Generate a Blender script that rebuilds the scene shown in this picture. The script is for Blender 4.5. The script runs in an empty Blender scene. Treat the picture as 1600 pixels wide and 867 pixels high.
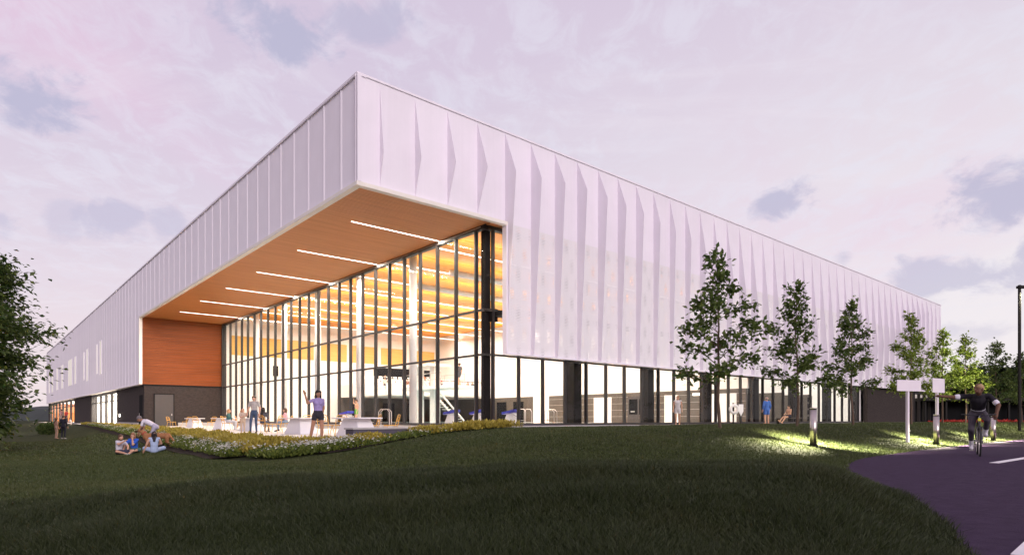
import bpy, math, random
import numpy as np
from mathutils import Vector, Matrix
R = math.radians
random.seed(7)
S = bpy.context.scene
COL = S.collection

# ------------------------------------------------------------------ camera
# World frame: origin = outer corner of the building, +X along the long screen
# facade (to the right), +Y along the canopy facade (to the left), z=0 terrace.
CAM = Vector((-11.83, -23.30, 0.70))
FW = Vector((0.6556, 0.7553, 0)).normalized()
RT = Vector((FW.y, -FW.x, 0))
F = 968.0
cd = bpy.data.cameras.new('camera')
cam = bpy.data.objects.new('camera', cd)
COL.objects.link(cam)
cam.location = CAM
cam.rotation_euler = (R(90), 0, math.atan2(-FW.x, FW.y))
cd.sensor_width = 36
cd.lens = 36 * F / 1600
cd.shift_y = (654 - 433.5) / 1600
cd.clip_start = 0.05
cd.clip_end = 6000
S.camera = cam

# ------------------------------------------------------------------ render
S.render.engine = 'CYCLES'
S.cycles.use_denoising = True
S.cycles.max_bounces = 7
S.cycles.diffuse_bounces = 4
S.cycles.glossy_bounces = 3
S.cycles.transmission_bounces = 4
S.cycles.transparent_max_bounces = 24
S.cycles.caustics_reflective = False
S.cycles.caustics_refractive = False
S.cycles.sample_clamp_indirect = 8
S.view_settings.view_transform = 'Standard'
S.view_settings.look = 'None'
S.view_settings.exposure = 0.0
S.view_settings.gamma = 1.0

# ------------------------------------------------------------------ world
SUN_EL = R(16)
sdir_cam = (0.45, -0.893)                      # towards the sun, (right, forward)
sd = (RT * sdir_cam[0] + FW * sdir_cam[1]).normalized()
SUN_AZ = math.atan2(sd.x, sd.y)               # clockwise from +Y

w = bpy.data.worlds.new('World')
S.world = w
w.use_nodes = True
nt = w.node_tree
nt.nodes.clear()
N = nt.nodes
L = nt.links.new

def nn(t, **k):
    n = N.new(t)
    for a, b in k.items():
        setattr(n, a, b)
    return n

def mth(op, a, b=None, c=None, clamp=False):
    n = nn('ShaderNodeMath', operation=op)
    n.use_clamp = clamp
    for i, v in enumerate((a, b, c)):
        if v is None:
            continue
        if isinstance(v, (int, float)):
            n.inputs[i].default_value = v
        else:
            L(v, n.inputs[i])
    return n.outputs[0]

def mixc(f, a, b, mode='MIX'):
    n = nn('ShaderNodeMix', data_type='RGBA', blend_type=mode)
    for i, v in ((0, f), (6, a), (7, b)):
        if isinstance(v, (int, float)):
            n.inputs[i].default_value = v
        elif isinstance(v, tuple):
            n.inputs[i].default_value = (*v, 1)
        else:
            L(v, n.inputs[i])
    return n.outputs[2]

def smooth(x, a, b):
    n = nn('ShaderNodeMapRange', interpolation_type='SMOOTHSTEP')
    L(x, n.inputs[0])
    n.inputs[1].default_value = a
    n.inputs[2].default_value = b
    return n.outputs[0]

tc = nn('ShaderNodeTexCoord')
rot = nn('ShaderNodeVectorRotate', rotation_type='Z_AXIS')
L(tc.outputs['Generated'], rot.inputs[0])
rot.inputs['Angle'].default_value = -cam.rotation_euler.z     # y axis = view azimuth
sep = nn('ShaderNodeSeparateXYZ')
L(rot.outputs[0], sep.inputs[0])
dx, dy, dz = sep.outputs
zc = mth('MAXIMUM', dz, 0.0)
den = mth('ADD', zc, 0.12)
comb = nn('ShaderNodeCombineXYZ')
L(mth('DIVIDE', dx, den), comb.inputs[0])
L(mth('DIVIDE', dy, den), comb.inputs[1])

def noise(vec, scale, detail=5, rough=0.55, dist=0.0, off=(0, 0, 0), sc=(1, 1, 1)):
    m = nn('ShaderNodeMapping')
    L(vec, m.inputs[0])
    m.inputs['Location'].default_value = off
    m.inputs['Scale'].default_value = sc
    n = nn('ShaderNodeTexNoise')
    L(m.outputs[0], n.inputs['Vector'])
    n.inputs['Scale'].default_value = scale
    n.inputs['Detail'].default_value = detail
    n.inputs['Roughness'].default_value = rough
    n.inputs['Distortion'].default_value = dist
    return n.outputs['Fac']

ramp = nn('ShaderNodeValToRGB')
L(zc, ramp.inputs[0])
cr = ramp.color_ramp
cr.elements[0].position = 0.0
cr.elements[0].color = (0.86, 0.75, 0.76, 1)
cr.elements[1].position = 1.0
cr.elements[1].color = (0.60, 0.49, 0.66, 1)
for p, c in ((0.10, (0.81, 0.705, 0.74)), (0.25, (0.735, 0.65, 0.735)), (0.5, (0.67, 0.575, 0.705))):
    e = cr.elements.new(p)
    e.color = (*c, 1)
col = ramp.outputs[0]
# pale bright veil towards the right-hand horizon (the afterglow side)
veil = mth('MULTIPLY', smooth(dx, -0.35, 0.6), smooth(dz, 0.8, 0.05))
col = mixc(mth('MULTIPLY', veil, 0.85), col, (0.90, 0.86, 0.87))
# pink high cloud sheets
pk = smooth(noise(comb.outputs[0], 0.55, 4, 0.5, 0.6, (3.1, 0.7, 0), (1.0, 0.6, 1)), 0.42, 0.68)
pk = mth('MULTIPLY', pk, smooth(dz, 0.02, 0.42))
col = mixc(mth('MULTIPLY', pk, 0.95), col, (0.80, 0.58, 0.725))
# pale blue gaps in the sheet
fine = smooth(noise(comb.outputs[0], 9.0, 7, 0.66, 0.6, (0, 0, 0), (1, 0.7, 1)), 0.42, 0.66)
big = smooth(noise(comb.outputs[0], 0.8, 2, 0.5, 0.2, (9, 4, 0)), 0.30, 0.52)
fm = mth('MULTIPLY', mth('MULTIPLY', fine, big), smooth(dz, 0.04, 0.3))
col = mixc(mth('MULTIPLY', fm, 0.42), col, (0.80, 0.80, 0.89))
# long wisps
wsp = smooth(noise(comb.outputs[0], 1.6, 7, 0.66, 0.9, (1, 2, 0), (0.55, 2.2, 1)), 0.46, 0.72)
col = mixc(mth('MULTIPLY', wsp, 0.33), col, (0.86, 0.80, 0.86))
# low grey-violet cumulus, placed by azimuth/elevation plus scattered ones elsewhere
az = mth('ARCTAN2', dx, dy)
el = mth('ARCSINE', dz)
wob = mth('SUBTRACT', noise(rot.outputs[0], 16.0, 7, 0.62, 0.4, (0, 0, 0), (1, 1, 1.5)), 0.5)
wob2 = mth('SUBTRACT', noise(rot.outputs[0], 4.0, 4, 0.55, 0.3, (5, 5, 5)), 0.5)
mask = None
for px, py, wx, wy, dens in ((430, 45, 110, 55, 1.15), (570, 40, 60, 34, .8), (55, 150, 75, 42, 1.1), (180, 347, 48, 26, .7),
                             (100, 345, 28, 24, .45), (5, 345, 25, 22, .6), (268, 345, 34, 26, .6), (1222, 316, 46, 24, .95),
                             (1570, 308, 110, 52, 1.0), (1500, 432, 130, 34, .75), (1318, 402, 24, 20, .6),
                             (1610, 385, 40, 26, .8), (1520, 516, 70, 14, .45), (1950, 250, 160, 60, .9), (-300, 260, 150, 60, .8)):
    x = (px - 800) / F
    y = (654 - py) / F
    a0 = math.atan(x)
    e0 = math.atan2(y, math.hypot(1, x))
    wa = wx / F * math.cos(a0) ** 2
    we = wy / F * math.cos(e0) ** 2
    u = mth('DIVIDE', mth('SUBTRACT', az, a0), wa)
    v = mth('DIVIDE', mth('SUBTRACT', el, e0), we)
    r2 = mth('ADD', mth('MULTIPLY', u, u), mth('MULTIPLY', v, v))
    r2 = mth('ADD', mth('SQRT', r2), mth('ADD', mth('MULTIPLY', wob, 3.4), mth('MULTIPLY', wob2, 2.2)))
    m_ = mth('MULTIPLY', smooth(r2, 1.25, 0.35), dens)
    mask = m_ if mask is None else mth('MAXIMUM', mask, m_)
sc_ = smooth(noise(rot.outputs[0], 5.5, 5, 0.55, 0.3, (2, 7, 1), (1, 1, 2.5)), 0.60, 0.68)
sc_ = mth('MULTIPLY', sc_, smooth(dy, 0.35, 0.0))               # same kind of cloud round the rest of the sky
mask = mth('MAXIMUM', mask, mth('MULTIPLY', sc_, 0.8))
col = mixc(mth('MULTIPLY', mask, 0.85, None, True), col, (0.505, 0.49, 0.64))
sky = nn('ShaderNodeTexSky')
sky.sky_type = 'NISHITA'
sky.sun_disc = False
sky.sun_elevation = SUN_EL
sky.sun_rotation = SUN_AZ
sky.altitude = 100
sky.air_density = 1.0
sky.dust_density = 2.0
hs = nn('ShaderNodeMix', data_type='RGBA', blend_type='ADD')
hs.inputs[0].default_value = 1.0
skm = nn('ShaderNodeMix', data_type='RGBA', blend_type='MULTIPLY')
skm.inputs[0].default_value = 1.0
L(sky.outputs[0], skm.inputs[6])
skm.inputs[7].default_value = (0.16, 0.11, 0.12, 1)
cs = nn('ShaderNodeMix', data_type='RGBA', blend_type='MULTIPLY')
cs.inputs[0].default_value = 1.0
L(col, cs.inputs[6])
cs.inputs[7].default_value = (9.7, 9.7, 9.8, 1)
L(skm.outputs[2], hs.inputs[6])
L(cs.outputs[2], hs.inputs[7])
bg = nn('ShaderNodeBackground')
bg.inputs['Strength'].default_value = 0.10
L(hs.outputs[2], bg.inputs['Color'])
out = nn('ShaderNodeOutputWorld')
L(bg.outputs[0], out.inputs[0])

# ------------------------------------------------------------------ sun
sl = bpy.data.lights.new('sun', 'SUN')
sl.energy = 1.7
sl.angle = R(14)
sl.color = (1.0, 0.94, 0.95)
so = bpy.data.objects.new('sun', sl)
COL.objects.link(so)
so.rotation_euler = Vector((sd.x * math.cos(SUN_EL), sd.y * math.cos(SUN_EL), math.sin(SUN_EL))).to_track_quat('Z', 'Y').to_euler()

# ================================================================== helpers
def at(px, py, z):
    """point of height z that the photograph shows at pixel (px, py)"""
    d = (CAM.z - z) * F / (py - 654.0)
    return CAM.xy + RT.xy * ((px - 800) / F * d) + FW.xy * d

def atd(px, d):
    return CAM.xy + RT.xy * ((px - 800) / F * d) + FW.xy * d

def cw(x, d):
    return CAM.xy + RT.xy * x + FW.xy * d

class MB:
    def __init__(s):
        s.v, s.f, s.m, s.cur = [], [], [], 0
    def add(s, vs, fs):
        o = len(s.v)
        s.v.extend([tuple(x) for x in vs])
        s.f.extend([tuple(i + o for i in f) for f in fs])
        s.m.extend([s.cur] * len(fs))
        return s
    def box(s, x0, x1, y0, y1, z0, z1):
        return s.add([(x0, y0, z0), (x1, y0, z0), (x1, y1, z0), (x0, y1, z0), (x0, y0, z1), (x1, y0, z1), (x1, y1, z1), (x0, y1, z1)],
                     [(0, 3, 2, 1), (4, 5, 6, 7), (0, 1, 5, 4), (1, 2, 6, 5), (2, 3, 7, 6), (3, 0, 4, 7)])
    def tube(s, p, q, r0, r1=None, n=8, cap=True):
        p, q = Vector(p), Vector(q)
        r1 = r0 if r1 is None else r1
        d = (q - p)
        if d.length < 1e-6:
            return s
        d.normalize()
        a = d.orthogonal().normalized()
        b = d.cross(a)
        vs = []
        for c, r in ((p, r0), (q, r1)):
            for i in range(n):
                t = 2 * math.pi * i / n
                vs.append(c + (a * math.cos(t) + b * math.sin(t)) * r)
        fs = [(i, (i + 1) % n, n + (i + 1) % n, n + i) for i in range(n)]
        if cap:
            fs += [tuple(range(n - 1, -1, -1)), tuple(range(n, 2 * n))]
        return s.add(vs, fs)
    def path(s, pts, r, n=6, closed=False):
        pts = [Vector(p) for p in pts]
        k = len(pts)
        for i in range(k if closed else k - 1):
            s.tube(pts[i], pts[(i + 1) % k], r, r, n)
        return s
    def lathe(s, prof, n=16, c=(0, 0, 0)):
        vs = []
        for r, z in prof:
            for i in range(n):
                t = 2 * math.pi * i / n
                vs.append((c[0] + r * math.cos(t), c[1] + r * math.sin(t), c[2] + z))
        fs = []
        for j in range(len(prof) - 1):
            for i in range(n):
                fs.append((j * n + i, j * n + (i + 1) % n, (j + 1) * n + (i + 1) % n, (j + 1) * n + i))
        fs.append(tuple(range(n - 1, -1, -1)))
        fs.append(tuple(range((len(prof) - 1) * n, len(prof) * n)))
        return s.add(vs, fs)
    def prism(s, poly, z0, z1):
        n = len(poly)
        vs = [(x, y, z0) for x, y in poly] + [(x, y, z1) for x, y in poly]
        fs = [(i, (i + 1) % n, n + (i + 1) % n, n + i) for i in range(n)] + [tuple(range(n - 1, -1, -1)), tuple(range(n, 2 * n))]
        return s.add(vs, fs)
    def torus(s, c, ax, R0, r, n=32, m=8, up=None):
        c, ax = Vector(c), Vector(ax).normalized()
        a = ax.orthogonal().normalized()
        b = ax.cross(a)
        vs, fs = [], []
        for i in range(n):
            t = 2 * math.pi * i / n
            e = a * math.cos(t) + b * math.sin(t)
            for j in range(m):
                q = 2 * math.pi * j / m
                vs.append(c + e * (R0 + r * math.cos(q)) + ax * (r * math.sin(q)))
        for i in range(n):
            for j in range(m):
                fs.append((i * m + j, ((i + 1) % n) * m + j, ((i + 1) % n) * m + (j + 1) % m, i * m + (j + 1) % m))
        return s.add(vs, fs)
    def mesh(s, name, mats, smooth_=False):
        me = bpy.data.meshes.new(name)
        me.from_pydata(s.v, [], s.f)
        for m in (mats if isinstance(mats, (list, tuple)) else [mats]):
            me.materials.append(m)
        if max(s.m, default=0) > 0:
            me.polygons.foreach_set('material_index', s.m)
        if smooth_:
            me.polygons.foreach_set('use_smooth', [True] * len(me.polygons))
        me.update()
        return me
    def build(s, name, mats, parent=None, smooth_=False, bevel=0):
        o = link(name, s.mesh(name, mats, smooth_), parent)
        if bevel:
            b = o.modifiers.new('bevel', 'BEVEL')
            b.width = bevel
            b.segments = 2
            b.limit_method = 'ANGLE'
        return o

def link(name, data, parent=None, loc=None, rz=None):
    o = bpy.data.objects.new(name, data)
    COL.objects.link(o)
    if parent is not None:
        o.parent = parent
    if loc is not None:
        o.location = loc
    if rz is not None:
        o.rotation_euler = (0, 0, rz)
    return o

def tag(o, label=None, cat=None, group=None, kind=None):
    if label: o['label'] = label
    if cat: o['category'] = cat
    if group: o['group'] = group
    if kind: o['kind'] = kind
    return o

def thing(name, label, cat, loc=(0, 0, 0), rz=0.0, group=None):
    o = link(name, None, None, Vector(loc), rz)
    o.empty_display_size = 0.3
    return tag(o, label, cat, group)

def copy_tree(o, parent=None):
    c = o.copy()
    COL.objects.link(c)
    c.parent = parent
    for ch in list(o.children):
        copy_tree(ch, c)
    return c

def nmesh(name, V, Fc, mats, midx=None):
    """mesh from numpy arrays: V (n,3), Fc (m,k)"""
    me = bpy.data.meshes.new(name)
    V = np.asarray(V, dtype=np.float32)
    Fc = np.asarray(Fc, dtype=np.int32)
    m, k = Fc.shape
    me.vertices.add(len(V))
    me.vertices.foreach_set('co', V.ravel())
    me.loops.add(m * k)
    me.loops.foreach_set('vertex_index', Fc.ravel())
    me.polygons.add(m)
    me.polygons.foreach_set('loop_start', np.arange(0, m * k, k, dtype=np.int32))
    me.polygons.foreach_set('loop_total', np.full(m, k, dtype=np.int32))
    for x in (mats if isinstance(mats, (list, tuple)) else [mats]):
        me.materials.append(x)
    if midx is not None:
        me.polygons.foreach_set('material_index', np.asarray(midx, dtype=np.int32))
    me.update()
    me.validate()
    return me

# ------------------------------------------------------------------ materials
def mat(name, color, rough=0.6, metal=0.0, var=0.0, vscale=4.0, bump=0.0, bscale=40.0, emit=None, es=1.0, color2=None, spec=0.5, stretch=(1, 1, 1), coat=0.0, rvar=0.0):
    m = bpy.data.materials.new(name)
    m.use_nodes = True
    t = m.node_tree
    p = t.nodes['Principled BSDF']
    p.inputs['Base Color'].default_value = (*color, 1)
    p.inputs['Roughness'].default_value = rough
    p.inputs['Metallic'].default_value = metal
    p.inputs['Specular IOR Level'].default_value = spec
    if coat:
        p.inputs['Coat Weight'].default_value = coat
    if emit:
        p.inputs['Emission Color'].default_value = (*emit, 1)
        p.inputs['Emission Strength'].default_value = es
    if var or bump or rvar:
        tcn = t.nodes.new('ShaderNodeTexCoord')
        mp = t.nodes.new('ShaderNodeMapping')
        mp.inputs['Scale'].default_value = stretch
        t.links.new(tcn.outputs['Object'], mp.inputs[0])
    if var:
        n1 = t.nodes.new('ShaderNodeTexNoise')
        n1.inputs['Scale'].default_value = vscale
        n1.inputs['Detail'].default_value = 6
        n1.inputs['Roughness'].default_value = 0.62
        t.links.new(mp.outputs[0], n1.inputs['Vector'])
        rmp = t.nodes.new('ShaderNodeValToRGB')
        c2 = color2 or tuple(min(1, c * (1 + var)) for c in color)
        c1 = color if color2 else tuple(c * (1 - var) for c in color)
        rmp.color_ramp.elements[0].position = 0.32
        rmp.color_ramp.elements[0].color = (*c1, 1)
        rmp.color_ramp.elements[1].position = 0.68
        rmp.color_ramp.elements[1].color = (*c2, 1)
        t.links.new(n1.outputs['Fac'], rmp.inputs[0])
        t.links.new(rmp.outputs[0], p.inputs['Base Color'])
    if rvar:
        n3 = t.nodes.new('ShaderNodeTexNoise')
        n3.inputs['Scale'].default_value = vscale * 0.7
        t.links.new(mp.outputs[0], n3.inputs['Vector'])
        mr = t.nodes.new('ShaderNodeMapRange')
        mr.inputs[3].default_value = max(0.03, rough - rvar)
        mr.inputs[4].default_value = min(1, rough + rvar)
        t.links.new(n3.outputs['Fac'], mr.inputs[0])
        t.links.new(mr.outputs[0], p.inputs['Roughness'])
    if bump:
        n2 = t.nodes.new('ShaderNodeTexNoise')
        n2.inputs['Scale'].default_value = bscale
        n2.inputs['Detail'].default_value = 4
        t.links.new(mp.outputs[0], n2.inputs['Vector'])
        b = t.nodes.new('ShaderNodeBump')
        b.inputs['Strength'].default_value = bump
        b.inputs['Distance'].default_value = 0.02
        t.links.new(n2.outputs['Fac'], b.inputs['Height'])
        t.links.new(b.outputs[0], p.inputs['Normal'])
    return m

M = {}
M['clad'] = mat('white_metal_cladding', (0.83, 0.785, 0.86), 0.42, 0.0, 0.025, 0.6, rvar=0.1)
M['trim'] = mat('cream_trim', (0.80, 0.76, 0.70), 0.5, var=0.03)
M['frame'] = mat('dark_bronze_frame', (0.022, 0.018, 0.018), 0.5, 0.0, 0.15, 3.0)
M['steel'] = mat('dark_painted_steel', (0.012, 0.010, 0.010), 0.6, 0.0, 0.2, 2.0, spec=0.15)
M['conc'] = mat('pale_concrete', (0.52, 0.49, 0.465), 0.75, var=0.12, vscale=1.3, bump=0.12, bscale=60)
M['curb'] = mat('concrete_curb', (0.40, 0.38, 0.37), 0.8, var=0.12, vscale=2, bump=0.2, bscale=40)
M['white'] = mat('white_paint', (0.80, 0.79, 0.77), 0.5, var=0.02)
M['colw'] = mat('white_column', (0.74, 0.73, 0.74), 0.4, var=0.02)
M['wall_in'] = mat('interior_wall_white', (0.78, 0.76, 0.73), 0.6, var=0.03)
M['floor_in'] = mat('pool_deck_tile', (0.56, 0.55, 0.53), 0.35, var=0.05)
M['tile'] = mat('taupe_tile', (0.080, 0.066, 0.053), 0.45, var=0.12, vscale=2)
M['navy'] = mat('dark_precast_wall', (0.075, 0.065, 0.09), 0.7, var=0.2, vscale=3, bump=0.1)
M['door'] = mat('dark_door_paint', (0.048, 0.041, 0.040), 0.45, var=0.05)
M['black'] = mat('black_void', (0.010, 0.010, 0.011), 0.8, var=0.1, spec=0.05)
M['blue'] = mat('blue_plastic', (0.04, 0.05, 0.42), 0.4, var=0.05)
M['water'] = mat('pool_water', (0.30, 0.44, 0.46), 0.08, var=0.1, bump=0.2, bscale=3)
M['asphalt'] = mat('asphalt', (0.048, 0.030, 0.060), 0.88, var=0.17, vscale=6, bump=0.8, bscale=110, spec=0.08)
M['line'] = mat('road_paint', (0.72, 0.70, 0.72), 0.6, var=0.08, vscale=8)
M['mulch'] = mat('bark_mulch', (0.022, 0.016, 0.013), 0.95, var=0.5, vscale=14, bump=1.0, bscale=30, spec=0.08)
M['gravel'] = mat('pale_gravel', (0.34, 0.31, 0.30), 0.9, var=0.45, vscale=22, bump=1.0, bscale=30)
M['chrome'] = mat('brushed_steel', (0.50, 0.46, 0.44), 0.30, 1.0, var=0.05, vscale=3, stretch=(1, 1, 12))
M['yellow'] = mat('yellow_powder_coat', (0.62, 0.33, 0.05), 0.4, var=0.06)
M['tabletop'] = mat('white_table', (0.76, 0.74, 0.76), 0.4, var=0.02)
M['bark'] = mat('young_bark', (0.095, 0.06, 0.04), 0.85, var=0.35, vscale=9, bump=0.6, bscale=25, stretch=(1, 1, 0.3))
M['sign'] = mat('sign_white', (0.74, 0.68, 0.75), 0.5, var=0.02)
M['winlit'] = mat('lit_translucent_window', (0.75, 0.73, 0.66), 0.4, emit=(1.0, 0.92, 0.74), es=0.28, var=0.03)
M['lamp'] = mat('lit_diffuser', (0.9, 0.9, 0.9), 0.4, emit=(1.0, 0.95, 0.90), es=4.0)
M['ceil_lamp'] = mat('ceiling_diffuser', (0.9, 0.9, 0.9), 0.4, emit=(1.0, 0.93, 0.82), es=2.2)
M['skinwhite'] = mat('matte_white', (0.8, 0.8, 0.8), 0.5, var=0.02)
M['rubber'] = mat('tyre_rubber', (0.02, 0.02, 0.022), 0.8, var=0.2)
M['bikeframe'] = mat('bike_frame_black', (0.02, 0.02, 0.025), 0.25, 0.2, coat=0.5, var=0.05)
M['hivis'] = mat('reflector_yellow', (0.7, 0.65, 0.05), 0.3, var=0.05)

def wood(name, c1, c2, rough, along='x'):
    m = bpy.data.materials.new(name)
    m.use_nodes = True
    t = m.node_tree
    p = t.nodes['Principled BSDF']
    p.inputs['Roughness'].default_value = rough
    p.inputs['Specular IOR Level'].default_value = 0.2
    tcn = t.nodes.new('ShaderNodeTexCoord')
    mp = t.nodes.new('ShaderNodeMapping')
    mp.inputs['Scale'].default_value = (0.25, 7, 7) if along == 'x' else (7, 0.25, 7)
    t.links.new(tcn.outputs['Object'], mp.inputs[0])
    n = t.nodes.new('ShaderNodeTexNoise')
    n.inputs['Scale'].default_value = 1.3
    n.inputs['Detail'].default_value = 7
    n.inputs['Roughness'].default_value = 0.65
    t.links.new(mp.outputs[0], n.inputs['Vector'])
    r = t.nodes.new('ShaderNodeValToRGB')
    r.color_ramp.elements[0].position = 0.3
    r.color_ramp.elements[0].color = (*c1, 1)
    r.color_ramp.elements[1].position = 0.7
    r.color_ramp.elements[1].color = (*c2, 1)
    t.links.new(n.outputs['Fac'], r.inputs[0])
    t.links.new(r.outputs[0], p.inputs['Base Color'])
    return m

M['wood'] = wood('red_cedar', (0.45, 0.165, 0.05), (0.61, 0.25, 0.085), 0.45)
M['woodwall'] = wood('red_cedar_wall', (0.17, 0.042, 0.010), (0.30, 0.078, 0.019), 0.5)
M['woodpale'] = wood('pale_acoustic_wood', (0.62, 0.37, 0.10), (0.72, 0.46, 0.15), 0.5)
M['woodback'] = mat('dark_cedar_backing', (0.16, 0.055, 0.02), 0.7, var=0.1)
M['woodceil'] = wood('honey_ceiling_wood', (0.56, 0.20, 0.022), (0.68, 0.265, 0.036), 0.5)

def panel_tone(m, amt):
    """slight batch difference from panel to panel and faint run-off streaks"""
    t = m.node_tree
    p = t.nodes['Principled BSDF']
    src = p.inputs['Base Color'].links[0].from_socket if p.inputs['Base Color'].links else None
    oi = t.nodes.new('ShaderNodeObjectInfo')
    tcn = t.nodes.new('ShaderNodeTexCoord')
    mp = t.nodes.new('ShaderNodeMapping')
    mp.inputs['Scale'].default_value = (5, 5, 0.12)
    t.links.new(tcn.outputs['Object'], mp.inputs[0])
    n = t.nodes.new('ShaderNodeTexNoise')
    n.inputs['Scale'].default_value = 1.5
    n.inputs['Detail'].default_value = 4
    t.links.new(mp.outputs[0], n.inputs['Vector'])
    a = t.nodes.new('ShaderNodeMath'); a.operation = 'MULTIPLY_ADD'
    t.links.new(oi.outputs['Random'], a.inputs[0]); a.inputs[1].default_value = amt; a.inputs[2].default_value = 1 - amt * 0.9
    b = t.nodes.new('ShaderNodeMath'); b.operation = 'MULTIPLY_ADD'
    t.links.new(n.outputs['Fac'], b.inputs[0]); b.inputs[1].default_value = 0.07; b.inputs[2].default_value = -0.035
    c = t.nodes.new('ShaderNodeMath'); c.operation = 'ADD'
    t.links.new(a.outputs[0], c.inputs[0]); t.links.new(b.outputs[0], c.inputs[1])
    mx = t.nodes.new('ShaderNodeMix'); mx.data_type = 'RGBA'; mx.blend_type = 'MULTIPLY'
    mx.inputs[0].default_value = 1.0
    if src is not None:
        t.links.new(src, mx.inputs[6])
    else:
        mx.inputs[6].default_value = p.inputs['Base Color'].default_value
    t.links.new(c.outputs[0], mx.inputs[7])
    t.links.new(mx.outputs[2], p.inputs['Base Color'])
panel_tone(M['clad'], 0.04)

def brick_mat(name, c1, c2, mortar, scale=3.2):
    m = bpy.data.materials.new(name)
    m.use_nodes = True
    t = m.node_tree
    p = t.nodes['Principled BSDF']
    p.inputs['Roughness'].default_value = 0.85
    p.inputs['Specular IOR Level'].default_value = 0.15
    tcn = t.nodes.new('ShaderNodeTexCoord')
    sp = t.nodes.new('ShaderNodeSeparateXYZ')
    t.links.new(tcn.outputs['Object'], sp.inputs[0])
    ad = t.nodes.new('ShaderNodeMath')
    t.links.new(sp.outputs[0], ad.inputs[0])
    t.links.new(sp.outputs[1], ad.inputs[1])
    cb = t.nodes.new('ShaderNodeCombineXYZ')
    t.links.new(ad.outputs[0], cb.inputs[0])
    t.links.new(sp.outputs[2], cb.inputs[1])
    b = t.nodes.new('ShaderNodeTexBrick')
    b.inputs['Scale'].default_value = scale
    b.inputs['Color1'].default_value = (*c1, 1)
    b.inputs['Color2'].default_value = (*c2, 1)
    b.inputs['Mortar'].default_value = (*mortar, 1)
    b.inputs['Mortar Size'].default_value = 0.012
    t.links.new(cb.outputs[0], b.inputs['Vector'])
    t.links.new(b.outputs['Color'], p.inputs['Base Color'])
    bp = t.nodes.new('ShaderNodeBump')
    bp.inputs['Strength'].default_value = 0.4
    bp.inputs['Distance'].default_value = 0.01
    bp.invert = True
    t.links.new(b.outputs['Fac'], bp.inputs['Height'])
    t.links.new(bp.outputs[0], p.inputs['Normal'])
    return m

M['brick'] = brick_mat('dark_brick', (0.036, 0.028, 0.027), (0.052, 0.041, 0.037), (0.028, 0.025, 0.025))

def glass_mat(name, tint, refl):
    m = bpy.data.materials.new(name)
    m.use_nodes = True
    t = m.node_tree
    t.nodes.clear()
    o = t.nodes.new('ShaderNodeOutputMaterial')
    tr = t.nodes.new('ShaderNodeBsdfTransparent')
    tr.inputs[0].default_value = (*tint, 1)
    g = t.nodes.new('ShaderNodeBsdfGlossy')
    g.inputs['Roughness'].default_value = 0.02
    fr = t.nodes.new('ShaderNodeFresnel')
    fr.inputs[0].default_value = 1.45
    mu = t.nodes.new('ShaderNodeMath')
    mu.operation = 'MULTIPLY'
    mu.inputs[1].default_value = refl
    t.links.new(fr.outputs[0], mu.inputs[0])
    ge = t.nodes.new('ShaderNodeNewGeometry')
    inv = t.nodes.new('ShaderNodeMath')
    inv.operation = 'SUBTRACT'
    inv.inputs[0].default_value = 1.0
    t.links.new(ge.outputs['Backfacing'], inv.inputs[1])
    mu2 = t.nodes.new('ShaderNodeMath')
    mu2.operation = 'MULTIPLY'
    t.links.new(mu.outputs[0], mu2.inputs[0])
    t.links.new(inv.outputs[0], mu2.inputs[1])
    mx = t.nodes.new('ShaderNodeMixShader')
    t.links.new(mu2.outputs[0], mx.inputs[0])
    t.links.new(tr.outputs[0], mx.inputs[1])
    t.links.new(g.outputs[0], mx.inputs[2])
    t.links.new(mx.outputs[0], o.inputs[0])
    return m

M['glass'] = glass_mat('clear_glass', (0.985, 0.985, 0.98), 0.4)
M['railglass'] = glass_mat('rail_glass', (0.93, 0.95, 0.94), 0.8)

def perf_mat():
    """white metal pierced by small round holes whose size swells in a staggered pattern"""
    m = bpy.data.materials.new('perforated_white_metal')
    m.use_nodes = True
    t = m.node_tree
    p = t.nodes['Principled BSDF']
    p.inputs['Base Color'].default_value = (0.79, 0.765, 0.79, 1)
    p.inputs['Roughness'].default_value = 0.45
    o = t.nodes['Material Output']
    tcn = t.nodes.new('ShaderNodeTexCoord')
    sp = t.nodes.new('ShaderNodeSeparateXYZ')
    t.links.new(tcn.outputs['Object'], sp.inputs[0])
    def mm(op, a, b=None):
        n = t.nodes.new('ShaderNodeMath')
        n.operation = op
        for i, v in enumerate((a, b)):
            if v is None: continue
            if isinstance(v, (int, float)): n.inputs[i].default_value = v
            else: t.links.new(v, n.inputs[i])
        return n.outputs[0]
    X, Z = sp.outputs[0], sp.outputs[2]
    P = 0.08
    def cell(v):
        return mm('SUBTRACT', mm('FRACT', mm('DIVIDE', v, P)), 0.5)
    row = mm('MULTIPLY', mm('FRACT', mm('MULTIPLY', mm('FLOOR', mm('DIVIDE', Z, P)), 0.5)), P)
    cx, cz = cell(mm('ADD', X, row)), cell(Z)
    dist = mm('SQRT', mm('ADD', mm('MULTIPLY', cx, cx), mm('MULTIPLY', cz, cz)))
    A = mm('COSINE', mm('MULTIPLY', mm('SUBTRACT', X, 1.15), 2 * math.pi / 0.87))
    B = mm('COSINE', mm('MULTIPLY', Z, 2 * math.pi / 2.0))
    C = mm('MULTIPLY', A, B)                                  # staggered lozenges
    rad = mm('ADD', mm('MULTIPLY', mm('MAXIMUM', C, 0.0), 0.15), 0.07)
    hole = mm('LESS_THAN', dist, rad)
    tr = t.nodes.new('ShaderNodeBsdfTransparent')
    mx = t.nodes.new('ShaderNodeMixShader')
    t.links.new(hole, mx.inputs[0])
    t.links.new(p.outputs[0], mx.inputs[1])
    t.links.new(tr.outputs[0], mx.inputs[2])
    t.links.new(mx.outputs[0], o.inputs[0])
    return m
M['perf'] = perf_mat()
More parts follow.
